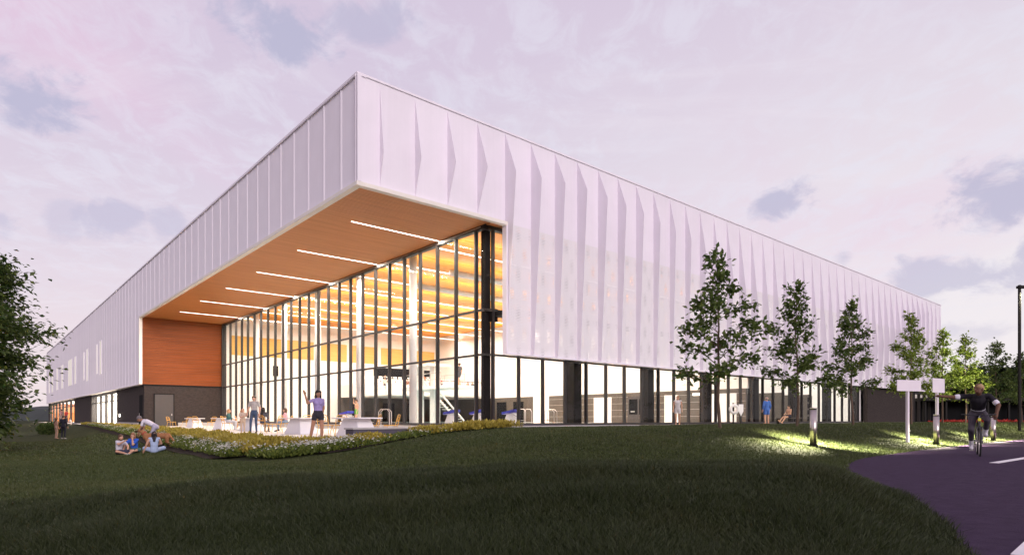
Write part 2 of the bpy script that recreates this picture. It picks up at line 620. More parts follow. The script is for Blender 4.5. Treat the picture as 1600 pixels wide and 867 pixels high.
panel_tone(M['perf'], 0.04)

def leaf_mat(name, c1, c2, trans=0.35):
    m = bpy.data.materials.new(name)
    m.use_nodes = True
    t = m.node_tree
    p = t.nodes['Principled BSDF']
    o = t.nodes['Material Output']
    p.inputs['Roughness'].default_value = 0.5
    p.inputs['Specular IOR Level'].default_value = 0.25
    g = t.nodes.new('ShaderNodeNewGeometry')
    r = t.nodes.new('ShaderNodeValToRGB')
    r.color_ramp.elements[0].color = (*c1, 1)
    r.color_ramp.elements[1].color = (*c2, 1)
    t.links.new(g.outputs['Random Per Island'], r.inputs[0])
    t.links.new(r.outputs[0], p.inputs['Base Color'])
    tl = t.nodes.new('ShaderNodeBsdfTranslucent')
    t.links.new(r.outputs[0], tl.inputs[0])
    mx = t.nodes.new('ShaderNodeMixShader')
    mx.inputs[0].default_value = trans
    t.links.new(p.outputs[0], mx.inputs[1])
    t.links.new(tl.outputs[0], mx.inputs[2])
    t.links.new(mx.outputs[0], o.inputs[0])
    return m

M['leaf'] = leaf_mat('young_tree_leaf', (0.045, 0.085, 0.02), (0.15, 0.20, 0.05), 0.4)
M['leaf2'] = leaf_mat('lit_young_leaf', (0.10, 0.16, 0.02), (0.25, 0.31, 0.055))  # light on the right-hand trees put into a brighter leaf colour
M['leafbig'] = leaf_mat('maple_leaf', (0.025, 0.055, 0.014), (0.11, 0.145, 0.038))
M['leafdark'] = leaf_mat('far_tree_leaf', (0.012, 0.03, 0.012), (0.05, 0.075, 0.022))
M['blade'] = leaf_mat('shaded_mound_blade', (0.015, 0.025, 0.008), (0.046, 0.058, 0.019), 0.15)  # shade of the near mound put into a darker blade colour
M['blade2'] = leaf_mat('mown_lawn_blade', (0.028, 0.043, 0.013), (0.078, 0.098, 0.028), 0.15)
def patchy(m, dry, amt, scale):
    """drier, yellower patches of turf with shapes of their own"""
    t = m.node_tree
    r = [n for n in t.nodes if n.type == 'VALTORGB'][0]
    g = [n for n in t.nodes if n.type == 'NEW_GEOMETRY'][0]
    n1 = t.nodes.new('ShaderNodeTexNoise')
    n1.inputs['Scale'].default_value = scale
    n1.inputs['Detail'].default_value = 6
    n1.inputs['Roughness'].default_value = 0.6
    t.links.new(g.outputs['Position'], n1.inputs['Vector'])
    mr = t.nodes.new('ShaderNodeMapRange')
    mr.interpolation_type = 'SMOOTHSTEP'
    mr.inputs[1].default_value = 0.48
    mr.inputs[2].default_value = 0.68
    mr.inputs[4].default_value = amt
    t.links.new(n1.outputs['Fac'], mr.inputs[0])
    mx = t.nodes.new('ShaderNodeMix')
    mx.data_type = 'RGBA'
    t.links.new(mr.outputs[0], mx.inputs[0])
    t.links.new(r.outputs[0], mx.inputs[6])
    mx.inputs[7].default_value = (*dry, 1)
    for l in list(r.outputs[0].links):
        if l.to_node != mx:
            t.links.new(mx.outputs[2], l.to_socket)
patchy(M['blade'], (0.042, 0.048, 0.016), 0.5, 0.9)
patchy(M['blade2'], (0.082, 0.088, 0.030), 0.5, 0.45)
M['yshrub'] = leaf_mat('golden_shrub_leaf', (0.20, 0.16, 0.02), (0.46, 0.38, 0.075), 0.3)
M['flower'] = leaf_mat('white_petal', (0.55, 0.55, 0.48), (0.8, 0.8, 0.76), 0.2)
M['redflower'] = leaf_mat('red_petal', (0.35, 0.02, 0.02), (0.5, 0.05, 0.03), 0.2)
M['herb'] = leaf_mat('flower_stalk_leaf', (0.05, 0.085, 0.018), (0.17, 0.20, 0.04), 0.3)
M['lawn'] = mat('lawn_soil_and_thatch', (0.018, 0.024, 0.009), 0.95, var=0.5, vscale=1.2, color2=(0.045, 0.052, 0.018), bump=1.0, bscale=45, spec=0.08)
M['hill'] = mat('wooded_hill', (0.030, 0.04, 0.035), 0.9, var=0.4, vscale=0.05, bump=1.0, bscale=0.2)

# ================================================================== ground
def sm(x, a, b):
    u = np.clip((np.asarray(x, float) - a) / (b - a), 0, 1)
    return u * u * (3 - 2 * u)

def catmull(pts, n=8):
    P = [np.array(p, float) for p in pts]
    P = [2 * P[0] - P[1]] + P + [2 * P[-1] - P[-2]]
    o = []
    for i in range(1, len(P) - 2):
        for k in range(n):
            u = k / n
            o.append(0.5 * ((2 * P[i]) + (-P[i-1] + P[i+1]) * u + (2*P[i-1] - 5*P[i] + 4*P[i+1] - P[i+2]) * u*u + (-P[i-1] + 3*P[i] - 3*P[i+1] + P[i+2]) * u**3))
    o.append(P[-2])
    return np.array(o)

PATH_Z = -0.20
edge_px = [(1508, 880), (1500, 867), (1466, 820), (1430, 790), (1385, 763), (1340, 744), (1320, 733), (1324, 723), (1348, 715.5), (1392, 709), (1480, 698), (1600, 686), (1700, 679)]
edge = catmull([at(x, y, PATH_Z) for x, y in edge_px], 8)
far_pt = [(70, -16.8), (74, -27), (20, -27.5), (6, -30), (-4, -34), (-12, -38)]
path_poly = np.vstack([edge, np.array(far_pt), np.array([[-12.5, -27.0]]), ])

def poly_sd(pts, poly):
    """signed distance (negative inside)"""
    x, y = pts[:, 0], pts[:, 1]
    best = np.full(len(pts), 1e9)
    ins = np.zeros(len(pts), bool)
    n = len(poly)
    for i in range(n):
        ax, ay = poly[i]
        bx, by = poly[(i + 1) % n]
        ex, ey = bx - ax, by - ay
        l2 = ex * ex + ey * ey + 1e-12
        u = np.clip(((x - ax) * ex + (y - ay) * ey) / l2, 0, 1)
        best = np.minimum(best, (x - ax - u * ex) ** 2 + (y - ay - u * ey) ** 2)
        c = ((ay > y) != (by > y)) & (x < (bx - ax) * (y - ay) / (by - ay + 1e-12) + ax)
        ins ^= c
    d = np.sqrt(best)
    return np.where(ins, -d, d)

INNER = [(-1.4, 145), (-1.7, 90), (-2.1, 60), (-2.6, 40), (-3.3, 24), (-4.3, 9), (-5.0, 1), (-5.7, -5), (-6.3, -8.7)]
It = np.array([p[1] for p in INNER][::-1], float)
Is = np.array([p[0] for p in INNER][::-1], float)
TERR = np.array([(-6.3, -8.62), (7.38, -8.62), (7.38, 44.22), (0.38, 44.22), (0.38, 145)] + INNER[:-1], float)
BANK = 1.2

def ground_z(s, t):
    s = np.asarray(s, float); t = np.asarray(t, float)
    x = (s - CAM.x) * RT.x + (t - CAM.y) * RT.y
    d = (s - CAM.x) * FW.x + (t - CAM.y) * FW.y
    low = -0.50 * sm(t, -13, 6) - 0.35 * sm(t, 6, 40)
    z = -0.14 + low * sm(-s, 2.0, 8.0)
    z = z + 0.56 * sm(t, -17.4, -13.6) * sm(s, -8.7, -0.5) * (1 - 0.30 * sm(t, -9, -1.5))
    z = z + 0.36 * np.exp(-((x - 1.2) / 4.8) ** 2 - ((d - 6.3) / 2.1) ** 2)
    z = z + 0.09 * np.exp(-((x - 3.4) / 2.2) ** 2 - ((d - 12.5) / 1.6) ** 2)
    z = z + 0.03 * np.sin(s * 0.7 + 1.3 * np.sin(t * 0.31)) * np.cos(t * 0.55 + 0.6 * np.sin(s * 0.43)) * sm(d, 2, 6)
    z = z * (1 - sm(np.hypot(x, d), 120, 220)) - 0.6 * sm(np.hypot(x, d), 120, 220)
    # bank rising to the terrace edge on the west side
    inn = np.interp(t, It, Is)
    dl = inn - s
    bank = (1 - sm(dl, 0.0, BANK + 0.4)) * sm(t, -11.4, -9.0) * (dl > -3) * (s < -1)
    z = np.where((bank > 0) & (dl > -0.3), z + (0.0 - z) * bank, z)
    # flatten under the path
    shp = s.shape
    pts = np.stack([s.ravel(), t.ravel()], 1)
    sdp = poly_sd(pts, path_poly).reshape(shp)
    k = 1 - sm(sdp, -0.05, 0.9)
    z = z + (PATH_Z - 0.0 - z) * k * (sdp > -0.05)
    z = np.where(sdp <= -0.05, PATH_Z - 0.05, z)
    sdt = poly_sd(pts, TERR).reshape(shp)
    z = np.where(sdt < -0.12, np.minimum(z, -0.14), z)
    inb = (s > 0.45) & (t > 1.1) & (s < 80) & (t < 145)
    z = np.where(inb, -0.3, z)
    return z

def gz(p):
    return float(ground_z(np.array([p[0]]), np.array([p[1]]))[0])

# one sheet: polar grid about the viewpoint, fine near, reaching the horizon
rr = np.concatenate([[0.02], np.geomspace(0.6, 90, 300), np.geomspace(95, 3500, 40)])
na = 720
th = np.linspace(0, 2 * np.pi, na, endpoint=False)
RR, TH = np.meshgrid(rr, th, indexing='ij')
GX = CAM.x + RR * np.cos(TH)
GY = CAM.y + RR * np.sin(TH)
GZ = ground_z(GX, GY)
V = np.stack([GX.ravel(), GY.ravel(), GZ.ravel()], 1)
i0 = (np.arange(len(rr) - 1)[:, None] * na + np.arange(na)[None, :])
i1 = (np.arange(len(rr) - 1)[:, None] * na + (np.arange(na)[None, :] + 1) % na)
Fq = np.stack([i0, i0 + na, i1 + na, i1], -1).reshape(-1, 4)
me = nmesh('lawn_ground', V, Fq, M['lawn'])
me.polygons.foreach_set('use_smooth', [True] * len(me.polygons))
tag(link('lawn_ground', me), 'wide dark green lawn rolling in front of the building', 'lawn', kind='structure')

# asphalt path with its painted dashes
mb = MB()
mb.prism([tuple(p) for p in path_poly], PATH_Z - 0.3, PATH_Z)
tag(mb.build('path', M['asphalt']), 'dark violet asphalt path curving along the lawn', 'path', kind='structure')
def dash(p0, p1, wd, name='road_marking'):
    a, b = Vector(p0), Vector(p1)
    d = (b - a).normalized()
    n = Vector((-d.y, d.x)) * wd / 2
    q = [a - n, b - n, b + n, a + n]
    return MB().prism([tuple(x) for x in q], PATH_Z, PATH_Z + 0.005).build(name, M['line'])
pA, pB = at(1553, 723, PATH_Z), at(1612, 713.5, PATH_Z)
tag(dash(pA, pB, 0.16), 'white dash painted on the path beside the cyclist', 'road marking', kind='structure')
pC, pD = at(1622, 843, PATH_Z), at(1597, 868, PATH_Z)
tag(dash(pC, pD, 0.12), 'white dash painted at the near corner of the path', 'road marking', kind='structure')

# terrace
mb = MB()
mb.prism([tuple(p) for p in TERR], -0.35, 0.0)
terr = tag(mb.build('terrace', M['conc']), 'pale concrete terrace under the canopy', 'terrace', kind='structure')
# saw-cut slab joints of the terrace as slightly raised paver fields would hide; thin dark strips
mb = MB()
for k in range(1, 13):
    t = -8.6 + k * 3.48
    mb.box(float(np.interp(t, It, Is)) + 0.2, 7.3, t - 0.012, t + 0.012, 0.0005, 0.003)
for s in (-3.0, 0.5, 4.0):
    mb.box(s - 0.012, s + 0.012, -8.5, 44.0, 0.0005, 0.0035)
mb.build('slab_joint', M['curb'], terr)
# mulch of the planting bed on the bank and along the low wall
mb = MB()
ts = np.concatenate([np.arange(-8.7, 20, 0.4), np.arange(20, 100, 2.0)])
nrow = 8
vs, fs = [], []
for j, t in enumerate(ts):
    for i in range(nrow):
        wdt = (BANK + 0.5) * (1 - 0.35 * float(sm(t, 25, 70)))
        s = float(np.interp(t, It, Is)) - 0.03 - wdt * i / (nrow - 1)
        vs.append((s, t))
for j in range(len(ts) - 1):
    for i in range(nrow - 1):
        a = j * nrow + i
        fs.append((a, a + nrow, a + nrow + 1, a + 1))
o0 = len(vs)
ss = np.arange(-8.0, 0.4, 0.4)
for j, s in enumerate(ss):
    for i in range(nrow):
        wdt = 1.0 + 1.9 * float(sm(-s, 2, 7.5))
        t = -8.7 - wdt * i / (nrow - 1)
        if s < -6.4:
            t = -8.7 - (2.6 - (-6.4 - s) * 1.5) * i / (nrow - 1)
        vs.append((s, t))
for j in range(len(ss) - 1):
    for i in range(nrow - 1):
        a = o0 + j * nrow + i
        fs.append((a, a + 1, a + nrow + 1, a + nrow))
av = np.array(vs)
vs = [(a_[0], a_[1], z_ + 0.03) for a_, z_ in zip(vs, ground_z(av[:, 0], av[:, 1]))]
mb.add(vs, fs)
tag(mb.build('planting_bed', M['mulch'], None, True), 'dark bark mulch bed edging the terrace', 'planting bed', kind='structure')
# gravel strip at the foot of the screen facade
mb = MB()
vs, fs = [], []
gs = np.arange(7.5, 80.5, 1.0)
for s in gs:
    for t in (-0.1, 0.45, 0.98):
        vs.append((s, t, max(gz((s, min(t, 0.4))), 0.3) + 0.02))
for j in range(len(gs) - 1):
    for i in range(2):
        a = j * 3 + i
        fs.append((a, a + 3, a + 4, a + 1))
mb.add(vs, fs)
tag(mb.build('gravel_strip', M['gravel']), 'pale gravel strip along the foot of the glass facade', 'gravel', kind='structure')
# low wall at the terrace's south edge
mb = MB()
mb.box(-4.5, 7.25, -8.66, -8.2, -0.3, 0.42)
lw = mb.build('low_wall', M['navy'], None, False, 0.02)
tag(lw, 'low dark precast wall closing the terrace beside the flower bed', 'low wall')
mb = MB()
mb.box(-4.53, 7.28, -8.69, -8.17, 0.421, 0.47)
mb.build('wall_coping', M['curb'], lw, False, 0.01)
mb = MB()
mb.box(7.28, 7.46, -8.66, 0.98, -0.3, 0.44)
mb.build('return_wall', M['navy'], lw)
# wooded hills on the far left horizon, beyond a pale road
mb = MB()
n = 60
vs, fs = [], []
for i in range(n + 1):
    u = i / n
    x = -760 + 620 * u
    h = 3.5 + 5.0 * (0.5 + 0.5 * math.sin(u * 9 + 1)) + 2.2 * math.sin(u * 31) + random.uniform(0, 1.4)
    for dd, zz in ((420, -1), (440, h * 0.7), (470, h), (600, h * 0.4), (640, -1)):
        p = cw(x, dd)
        vs.append((p.x, p.y, zz))
for i in range(n):
    for j in range(4):
        a = i * 5 + j
        fs.append((a, a + 5, a + 6, a + 1))
mb.add(vs, fs)
tag(mb.build('wooded_hill', M['hill'], None, True), 'dark wooded hills on the far left horizon', 'hill', kind='structure')
mb = MB()
q = [cw(-420, 185), cw(-150, 185), cw(-150, 215), cw(-420, 215)]
mb.prism([tuple(p) for p in q], -0.7, -0.5)
tag(mb.build('far_road', M['curb']), 'pale road far behind the left tree', 'road', kind='structure')

# ================================================================== building
ROOF, SOF, LOW = 15.0, 10.44, 4.0
G = 1.74
B = thing('recreation_building', 'long white metal recreation building with glass pool hall and wood lined canopy', 'building')
def part(name, mb, m, parent=None, sm_=False, bevel=0):
    return mb.build(name, m, parent or B, sm_, bevel)

XE, YE = 80.0, 145.0
# solid shell: roof, fascia backing and blind walls
mb = MB()
mb.box(0.3, XE - 0.3, 0.3, YE - 0.3, 14.3, 14.7)
part('roof', mb, M['clad'])
mb = MB()
mb.box(0.25, 0.45, 0.25, 44.5, SOF + 0.05, 14.9)
mb.box(0.25, 0.45, 44.5, YE, LOW + 0.05, 14.9)
wback = part('west_wall', mb, M['clad'])
mb = MB()
mb.box(0.45, XE, 0.30, 0.45, SOF + 0.05, 14.9)
sback = part('south_wall', mb, M['clad'])
mb = MB()
mb.box(XE - 0.3, XE - 0.05, 0.46, YE, 0.0, 14.9)
mb.box(0.46, XE - 0.31, YE - 0.3, YE - 0.05, 0.0, 14.9)
part('rear_wall', mb, M['clad'])
# roof coping
mb = MB()
mb.box(0.06, 0.5, 0.14, YE, ROOF - 0.13, ROOF)
mb.box(0.5, XE + 0.1, 0.14, 0.5, ROOF - 0.10, ROOF)
mb.box(XE - 0.4, XE + 0.1, 0.5, YE, ROOF - 0.10, ROOF)
part('coping', mb, M['clad'], None, False, 0.012)

# ---- west cladding: flat pans between standing ribs
def shared(name, me, parent, loc):
    return link(name, me, parent, loc)
pan_hi = MB().box(0, 0.05, 0.02, G - 0.02, SOF + 0.02, ROOF - 0.13).mesh('cladding_panel', M['clad'])
pan_lo = MB().box(0, 0.05, 0.02, G - 0.02, LOW + 0.02, ROOF - 0.13).mesh('cladding_panel', M['clad'])
def rib_mesh(z0):
    m_ = MB()
    m_.add([(0, -0.11, z0), (0, 0.11, z0), (-0.13, 0.03, z0), (-0.13, -0.03, z0), (0, -0.11, ROOF - 0.11), (0, 0.11, ROOF - 0.11), (-0.13, 0.03, ROOF - 0.11), (-0.13, -0.03, ROOF - 0.11)],
           [(0, 1, 2, 3), (4, 7, 6, 5), (0, 3, 7, 4), (3, 2, 6, 7), (2, 1, 5, 6)])
    m_.v = [(x * 0.36, y * 1.05, z) for x, y, z in m_.v]
    return m_.mesh('rib', M['clad'])
rib_hi, rib_lo = rib_mesh(SOF + 0.01), rib_mesh(LOW + 0.01)
k = 0
while k * G < YE - 0.5:
    y = k * G
    hi = y + G < 44.6
    if abs(y - 43.5) < 0.1:
        hi = True
    shared('cladding_panel', pan_hi if hi else pan_lo, wback, (0.14, y, 0))
    if k:
        shared('rib', rib_hi if (y < 44.0) else rib_lo, wback, (0.145, y, 0))
    k += 1
mb = MB()
mb.box(0.02, 0.20, -0.0, 0.10, SOF + 0.02, ROOF - 0.12)
part('corner_trim', mb, M['clad'], wback)
# cream edge trims of the opening
mb = MB()
mb.box(-0.03, 0.24, -0.03, 44.42, SOF - 0.18, SOF)
mb.box(0.24, 8.1, -0.03, 0.24, SOF - 0.18, SOF)
mb.box(-0.03, 0.24, 44.22, 44.46, LOW - 0.02, SOF - 0.181)
part('edge_trim', mb, M['trim'], None, False, 0.01)
mb = MB()
mb.box(-0.02, 0.6, 44.47, YE, LOW - 0.06, LOW + 0.0)
part('wing_soffit', mb, M['trim'])
# lit translucent windows in the wing
for t, wd, z0, z1 in ((68.8, 1.3, 6.3, 10.4), (71.8, 0.9, 6.5, 10.2), (81.0, 1.5, 6.0, 10.4), (84.5, 0.8, 6.3, 10.2), (94.5, 1.7, 6.2, 10.4),
                      (101.5, 5.2, 6.2, 10.4), (113.5, 2.4, 6.2, 10.3), (122.5, 2.4, 6.2, 10.3), (132.0, 2.6, 6.1, 10.3), (139.0, 2.0, 6.1, 10.3)):
    wdo = MB().box(0.095, 0.135, t - wd / 2, t + wd / 2, z0, z1).build('wing_window', M['winlit'], B)
    for sg_ in (-1, 1):
        ya, yb_ = sorted((t + sg_ * (wd / 2 + 0.002), t + sg_ * (wd / 2 + 0.06)))
        MB().box(0.07, 0.134, ya, yb_, z0 - 0.05, z1 + 0.05).build('window_frame', M['clad'], wdo)

# ---- south facade: folded panels with triangular fins
S0 = 1.15
NF = 46
knots = [(0, 11.9), (4, 12.75), (7, 13.15), (10, 13.0), (13, 12.4), (16, 10.6), (19, 8.0), (22, 6.4), (27, 5.8), (32, 7.6), (35, 9.4), (39, 12.2), (42, 13.2), (46, 12.8)]
dep_k = [(0, .34), (1, .52), (2, .68), (3, .80), (4, .84), (6, .80), (8, .72), (10, .60), (12, .48), (15, .50), (19, .62), (24, .66), (30, .6), (36, .5), (40, .42), (43, .2), (46, .05)]
def pk_z(k): return float(np.interp(k, [a for a, b in knots], [b for a, b in knots]))
def pk_d(k): return float(np.interp(k, [a for a, b in dep_k], [b for a, b in dep_k]))
TOPZ = ROOF - 0.11
for k in range(-1, NF):
    x0 = S0 + k * G
    x1 = x0 + G
    if k == -1:
        x0 = 0.0
    x1 = min(x1, XE)
    if x1 - x0 < 0.1:
        continue
    canopy = k < 4
    zb = SOF + 0.01 if canopy else LOW
    zp = max(pk_z(k), zb + 0.5)
    d = pk_d(k) if k >= 0 else 0.02
    db = 0.0 if canopy else (0.10 if k == 4 else 0.26)
    yb = 0.22
    def face_y(z):                       # depth of the fold's outer edge at height z
        if z >= zp:
            return yb - 0.03 - d * (TOPZ - z) / (TOPZ - zp)
        return yb - 0.03 - db - (d - db) * (z - zb) / (zp - zb)
    # panel: from the outer edge of the fold back to the next rib line
    zs = [zb, zp, TOPZ]
    if not canopy:
        zs = sorted(set(zs + [SOF]))
    def strip(za, zb_, m, name):
        pts = [z for z in zs if za - 1e-6 <= z <= zb_ + 1e-6]
        vs, fs = [], []
        nc = 2
        for z in pts:
            for c in range(nc):
                u = c / (nc - 1)
                vs.append((x0 + 0.012 + (x1 - x0 - 0.024) * u, yb - 0.03, z))
        for j in range(len(pts) - 1):
            for c in range(nc - 1):
                a = j * nc + c
                fs.append((a, a + 1, a + nc + 1, a + nc))
        me = MB().add(vs, fs).mesh(name, m)
        return link(name, me, sback)
    if canopy:
        strip(zb, TOPZ, M['clad'], 'cladding_panel')
    elif x1 <= 80.0:
        strip(SOF, TOPZ, M['clad'], 'cladding_panel')
        strip(zb, SOF, M['perf'], 'perforated_panel')
    if k >= 0:
        vs = []
        for z in zs:
            vs += [(x0 - 0.012, yb + 0.03, z), (x0 - 0.012, face_y(z), z), (x0 + 0.012, face_y(z), z), (x0 + 0.012, yb + 0.03, z)]
        fs = []
        for j in range(len(zs) - 1):
            for c in range(4):
                a = j * 4 + c
                b_ = j * 4 + (c + 1) % 4
                fs.append((a, b_, b_ + 4, a + 4))
        fs += [(3, 2, 1, 0), tuple(range(len(vs) - 4, len(vs)))]
        link('fin', MB().add(vs, fs).mesh('fin', M['clad']), sback)
# frame of the hanging screen
mb = MB()
mb.box(8.02, XE, 0.05, 0.30, LOW - 0.10, LOW - 0.005)
mb.box(8.02, 8.10, -0.02, 0.30, LOW, SOF)
part('screen_frame', mb, M['clad'], sback)
mb = MB()
for z in (6.2, 8.4):
    mb.box(8.2, XE - 0.5, 0.36, 0.46, z - 0.06, z + 0.06)
part('screen_girt', mb, M['steel'], sback)

# ---- canopy soffit: cedar slats over a dark backing, linear lights
mb = MB()
mb.box(0.24, 7.4, 0.24, 44.3, SOF + 0.05, SOF + 0.15)
mb.box(7.4, XE - 0.4, 0.46, 1.06, SOF + 0.05, SOF + 0.15)
soff = part('soffit', mb, M['woodback'])
mb = MB()
t = 0.30
while t < 44.15:
    mb.box(0.25, 7.36, t, t + 0.125, SOF - 0.055, SOF + 0.049)
    t += 0.15
tag(mb.build('soffit_slats', M['wood'], soff), 'fine cedar slats running across the canopy', kind='stuff')
mb = MB()
for y in (0.30, 0.47, 0.64, 0.81):
    mb.box(7.5, XE - 1, y, y + 0.14, SOF - 0.05, SOF + 0.049)
tag(mb.build('soffit_slats', M['wood'], soff), kind='stuff')
px_l = ((549, 346, 680, 374), (465, 391, 584, 412), (401, 425, 511, 440), (353, 450, 452, 462.5), (313, 470, 405, 479.5), (281, 487, 369, 495.5))
for x0, y0, x1, y1 in px_l:
    a = at(x0, y0, SOF - 0.06)
    t = a.y
    sx = max(0.9, a.x)
    o = MB().box(sx, 7.3, t - 0.03, t + 0.03, SOF - 0.075, SOF - 0.056).build('linear_light', M['lamp'], soff)
    ld = bpy.data.lights.new('linear_light_glow', 'AREA')
    ld.shape = 'RECTANGLE'
    ld.size, ld.size_y = 7.3 - sx, 0.05
    ld.energy = 800
    ld.color = (1.0, 0.86, 0.70)
    lo = bpy.data.objects.new('linear_light_glow', ld)
    COL.objects.link(lo)
    lo.parent = o
    lo.location = ((sx + 7.3) / 2, t, SOF - 0.09)

# ---- recess end wall: cedar above, dark brick with a door below
mb = MB()
mb.box(0.24, 7.6, 44.3, 44.6, LOW, SOF + 0.05)
rw = part('recess_wall', mb, M['woodback'])
mb = MB()
z = LOW + 0.02
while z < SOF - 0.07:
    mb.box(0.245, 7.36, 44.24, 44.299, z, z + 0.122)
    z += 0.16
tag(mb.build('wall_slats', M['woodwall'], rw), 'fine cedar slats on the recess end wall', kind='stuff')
mb = MB()
mb.box(0.40, 7.6, 44.26, 44.6, 0.0, LOW - 0.12)
mb.box(0.40, 0.75, 44.601, 59.3, 0.0, LOW - 0.07)
bw = part('brick_wall', mb, M['brick'])
mb = MB()
mb.box(0.30, 7.36, 44.2, 44.6, LOW - 0.119, LOW - 0.001)
part('ledge', mb, M['steel'])
mb = MB()
mb.box(3.3, 7.3, 44.14, 44.255, 0, 0.33)
mb.box(0.26, 0.395, 46.8, 59.0, 0, 0.33)
part('wall_curb', mb, M['curb'])
def xs_on(px, t):   # s on plane y=t at pixel column px
    xn = (px - 800) / F
    # (s-cam)*RT.x+(t-cam)*RT.y = xn*((s-cam)*FW.x+(t-cam)*FW.y)
    T = t - CAM.y
    return CAM.x + (xn * T * FW.y - T * RT.y) / (RT.x - xn * FW.x)
dx0, dx1 = xs_on(242, 44.2), xs_on(271, 44.2)
dr = MB().box(dx0, dx1, 44.20, 44.259, 0.02, 3.05).build('door', M['door'], bw)
MB().box(dx0 - 0.08, dx0 - 0.003, 44.17, 44.259, 0, 3.13).box(dx1 + 0.003, dx1 + 0.08, 44.17, 44.259, 0, 3.13).box(dx0 - 0.08, dx1 + 0.08, 44.17, 44.259, 3.055, 3.13).build('door_frame', M['steel'], dr)
MB().box(dx1 - 0.2, dx1 - 0.12, 44.13, 44.20, 1.0, 1.2).build('handle', M['chrome'], dr)
dn = MB().box(0.36, 0.399, 45.0, 46.4, 0.02, 3.0).build('door', M['black'], bw)
MB().box(0.33, 0.36, 46.2, 46.3, 1.0, 1.25).build('handle', M['chrome'], dn)
wl = MB().box(0.30, 0.399, 57.0, 57.35, 0.9, 1.25).build('wall_light', M['ceil_lamp'], bw)

def area(name, x0, x1, y0, y1, z, energy, color, parent):
    ld = bpy.data.lights.new(name, 'AREA')
    ld.shape = 'RECTANGLE'
    ld.size, ld.size_y = x1 - x0, y1 - y0
    ld.energy = energy
    ld.color = color
    o = bpy.data.objects.new(name, ld)
    COL.objects.link(o)
    o.parent = parent
    o.location = ((x0 + x1) / 2, (y0 + y1) / 2, z)
    return o

# ---- wing entrance and far storefront
def wing_glazing(t0, t1, posts, room_depth, wall_m, glow, name):
    mb = MB()
    mb.box(0.5, 0.75, t0, t1, 0.0, 0.12)
    mb.box(0.5, 0.75, t0, t1, LOW - 0.35, LOW - 0.07)
    mb.box(0.55, 0.68, t0, t1, 2.75, 2.87)
    fr = part(name, mb, M['frame'])
    prev = t0
    for p in posts:
        MB().box(0.46, 0.78, p - 0.11, p + 0.11, 0.12, LOW - 0.35).build('mullion', M['frame'], fr)
    ps = sorted(posts)
    for a, b in zip(ps[:-1], ps[1:]):
        MB().box(0.60, 0.62, a + 0.11, b - 0.11, 0.12, 2.75).build('pane', M['glass'], fr)
        MB().box(0.60, 0.62, a + 0.11, b - 0.11, 2.87, LOW - 0.35).build('pane', M['glass'], fr)
    mb = MB()
    mb.box(room_depth, room_depth + 0.1, t0, t1, 0, LOW)
    mb.box(0.8, room_depth, t0 - 0.1, t0, 0, LOW)
    mb.box(0.8, room_depth, t1, t1 + 0.1, 0, LOW)
    part('room_wall', mb, wall_m)
    mb = MB()
    mb.box(0.8, room_depth, t0, t1, 0.0, 0.02)
    part('room_floor', mb, M['floor_in'])
    mb = MB()
    mb.box(0.76, room_depth, t0, t1, LOW - 0.05, LOW)
    part('room_ceiling', mb, M['white'])
    lm = MB()
    lm.box(1.4, room_depth - 0.4, t0 + 1, t1 - 1, LOW - 0.09, LOW - 0.06)
    lo = part('ceiling_light', lm, M['ceil_lamp'])
    area('ceiling_glow', 1.4, room_depth - 0.4, t0 + 1, t1 - 1, LOW - 0.10, glow, (1, 0.9, 0.76), lo)
wing_glazing(59.4, 80.0, [59.6, 64.0, 68.3, 72.6, 77.0, 79.8], 5.0, M['wall_in'], 5000, 'entrance_glazing')
mb = MB()
mb.box(0.40, 0.75, 80.1, 98.9, 0.0, LOW - 0.07)
part('brick_wall', mb, M['brick'])
part('brick_wall', MB().box(0.40, 0.75, 142.1, YE, 0.0, LOW - 0.07), M['brick'])
wing_glazing(99.0, 142.0, [99.2, 105.5, 112, 118, 124, 130, 136, 141.8], 5.5, M['wood'], 5000, 'storefront')

# ---- pool hall curtain walls
SIL, T1Z, T2Z, HD = 0.36, 3.93, 6.17, 10.22
WX = 7.46
mb = MB()
mb.box(WX - 0.1, WX + 0.16, 1.0, 44.24, SIL - 0.04, SIL + 0.10)
mb.box(WX - 0.1, WX + 0.16, 1.0, 44.24, HD - 0.02, SOF + 0.049)
mb.box(WX - 0.06, WX + 0.10, 1.0, 44.24, T1Z - 0.05, T1Z + 0.05)
mb.box(WX - 0.06, WX + 0.10, 1.0, 44.24, T2Z - 0.05, T2Z + 0.05)
ww = part('west_window_wall', mb, M['frame'])
mb = MB()
mb.box(WX - 0.12, WX - 0.102, 1.2, 44.0, HD + 0.06, HD + 0.12)
part('head_flashing', mb, M['chrome'], ww)
mb = MB()
mb.box(WX - 0.14, WX + 0.3, 0.9, 44.2, 0.0, SIL - 0.041)
part('sill_curb', mb, M['curb'])
def mull(ax):
    m_ = MB()
    if ax == 'y':
        m_.box(-0.10, 0.10, -0.05, 0.05, SIL + 0.10, HD - 0.02)
    else:
        m_.box(-0.05, 0.05, -0.10, 0.10, SIL + 0.10, HD - 0.02)
    return m_.mesh('mullion', M['frame'])
mw, ms = mull('y'), mull('x')
PZ = ((SIL + 0.10, T1Z - 0.05), (T1Z + 0.05, T2Z - 0.05), (T2Z + 0.05, HD - 0.02))
pw = [MB().box(-0.012, 0.012, 0.056, G - 0.056, a, b).mesh('pane', M['glass']) for a, b in PZ]
ps_ = [MB().box(0.056, G - 0.056, -0.012, 0.012, a, b).mesh('pane', M['glass']) for a, b in PZ]
wy = [1.74 * k - 0.04 for k in range(1, 26)]
for y in wy:
    link('mullion', mw, ww, (WX, y, 0))
for y in wy[:-1]:
    for m_ in pw:
        link('pane', m_, ww, (WX + 0.02, y, 0))
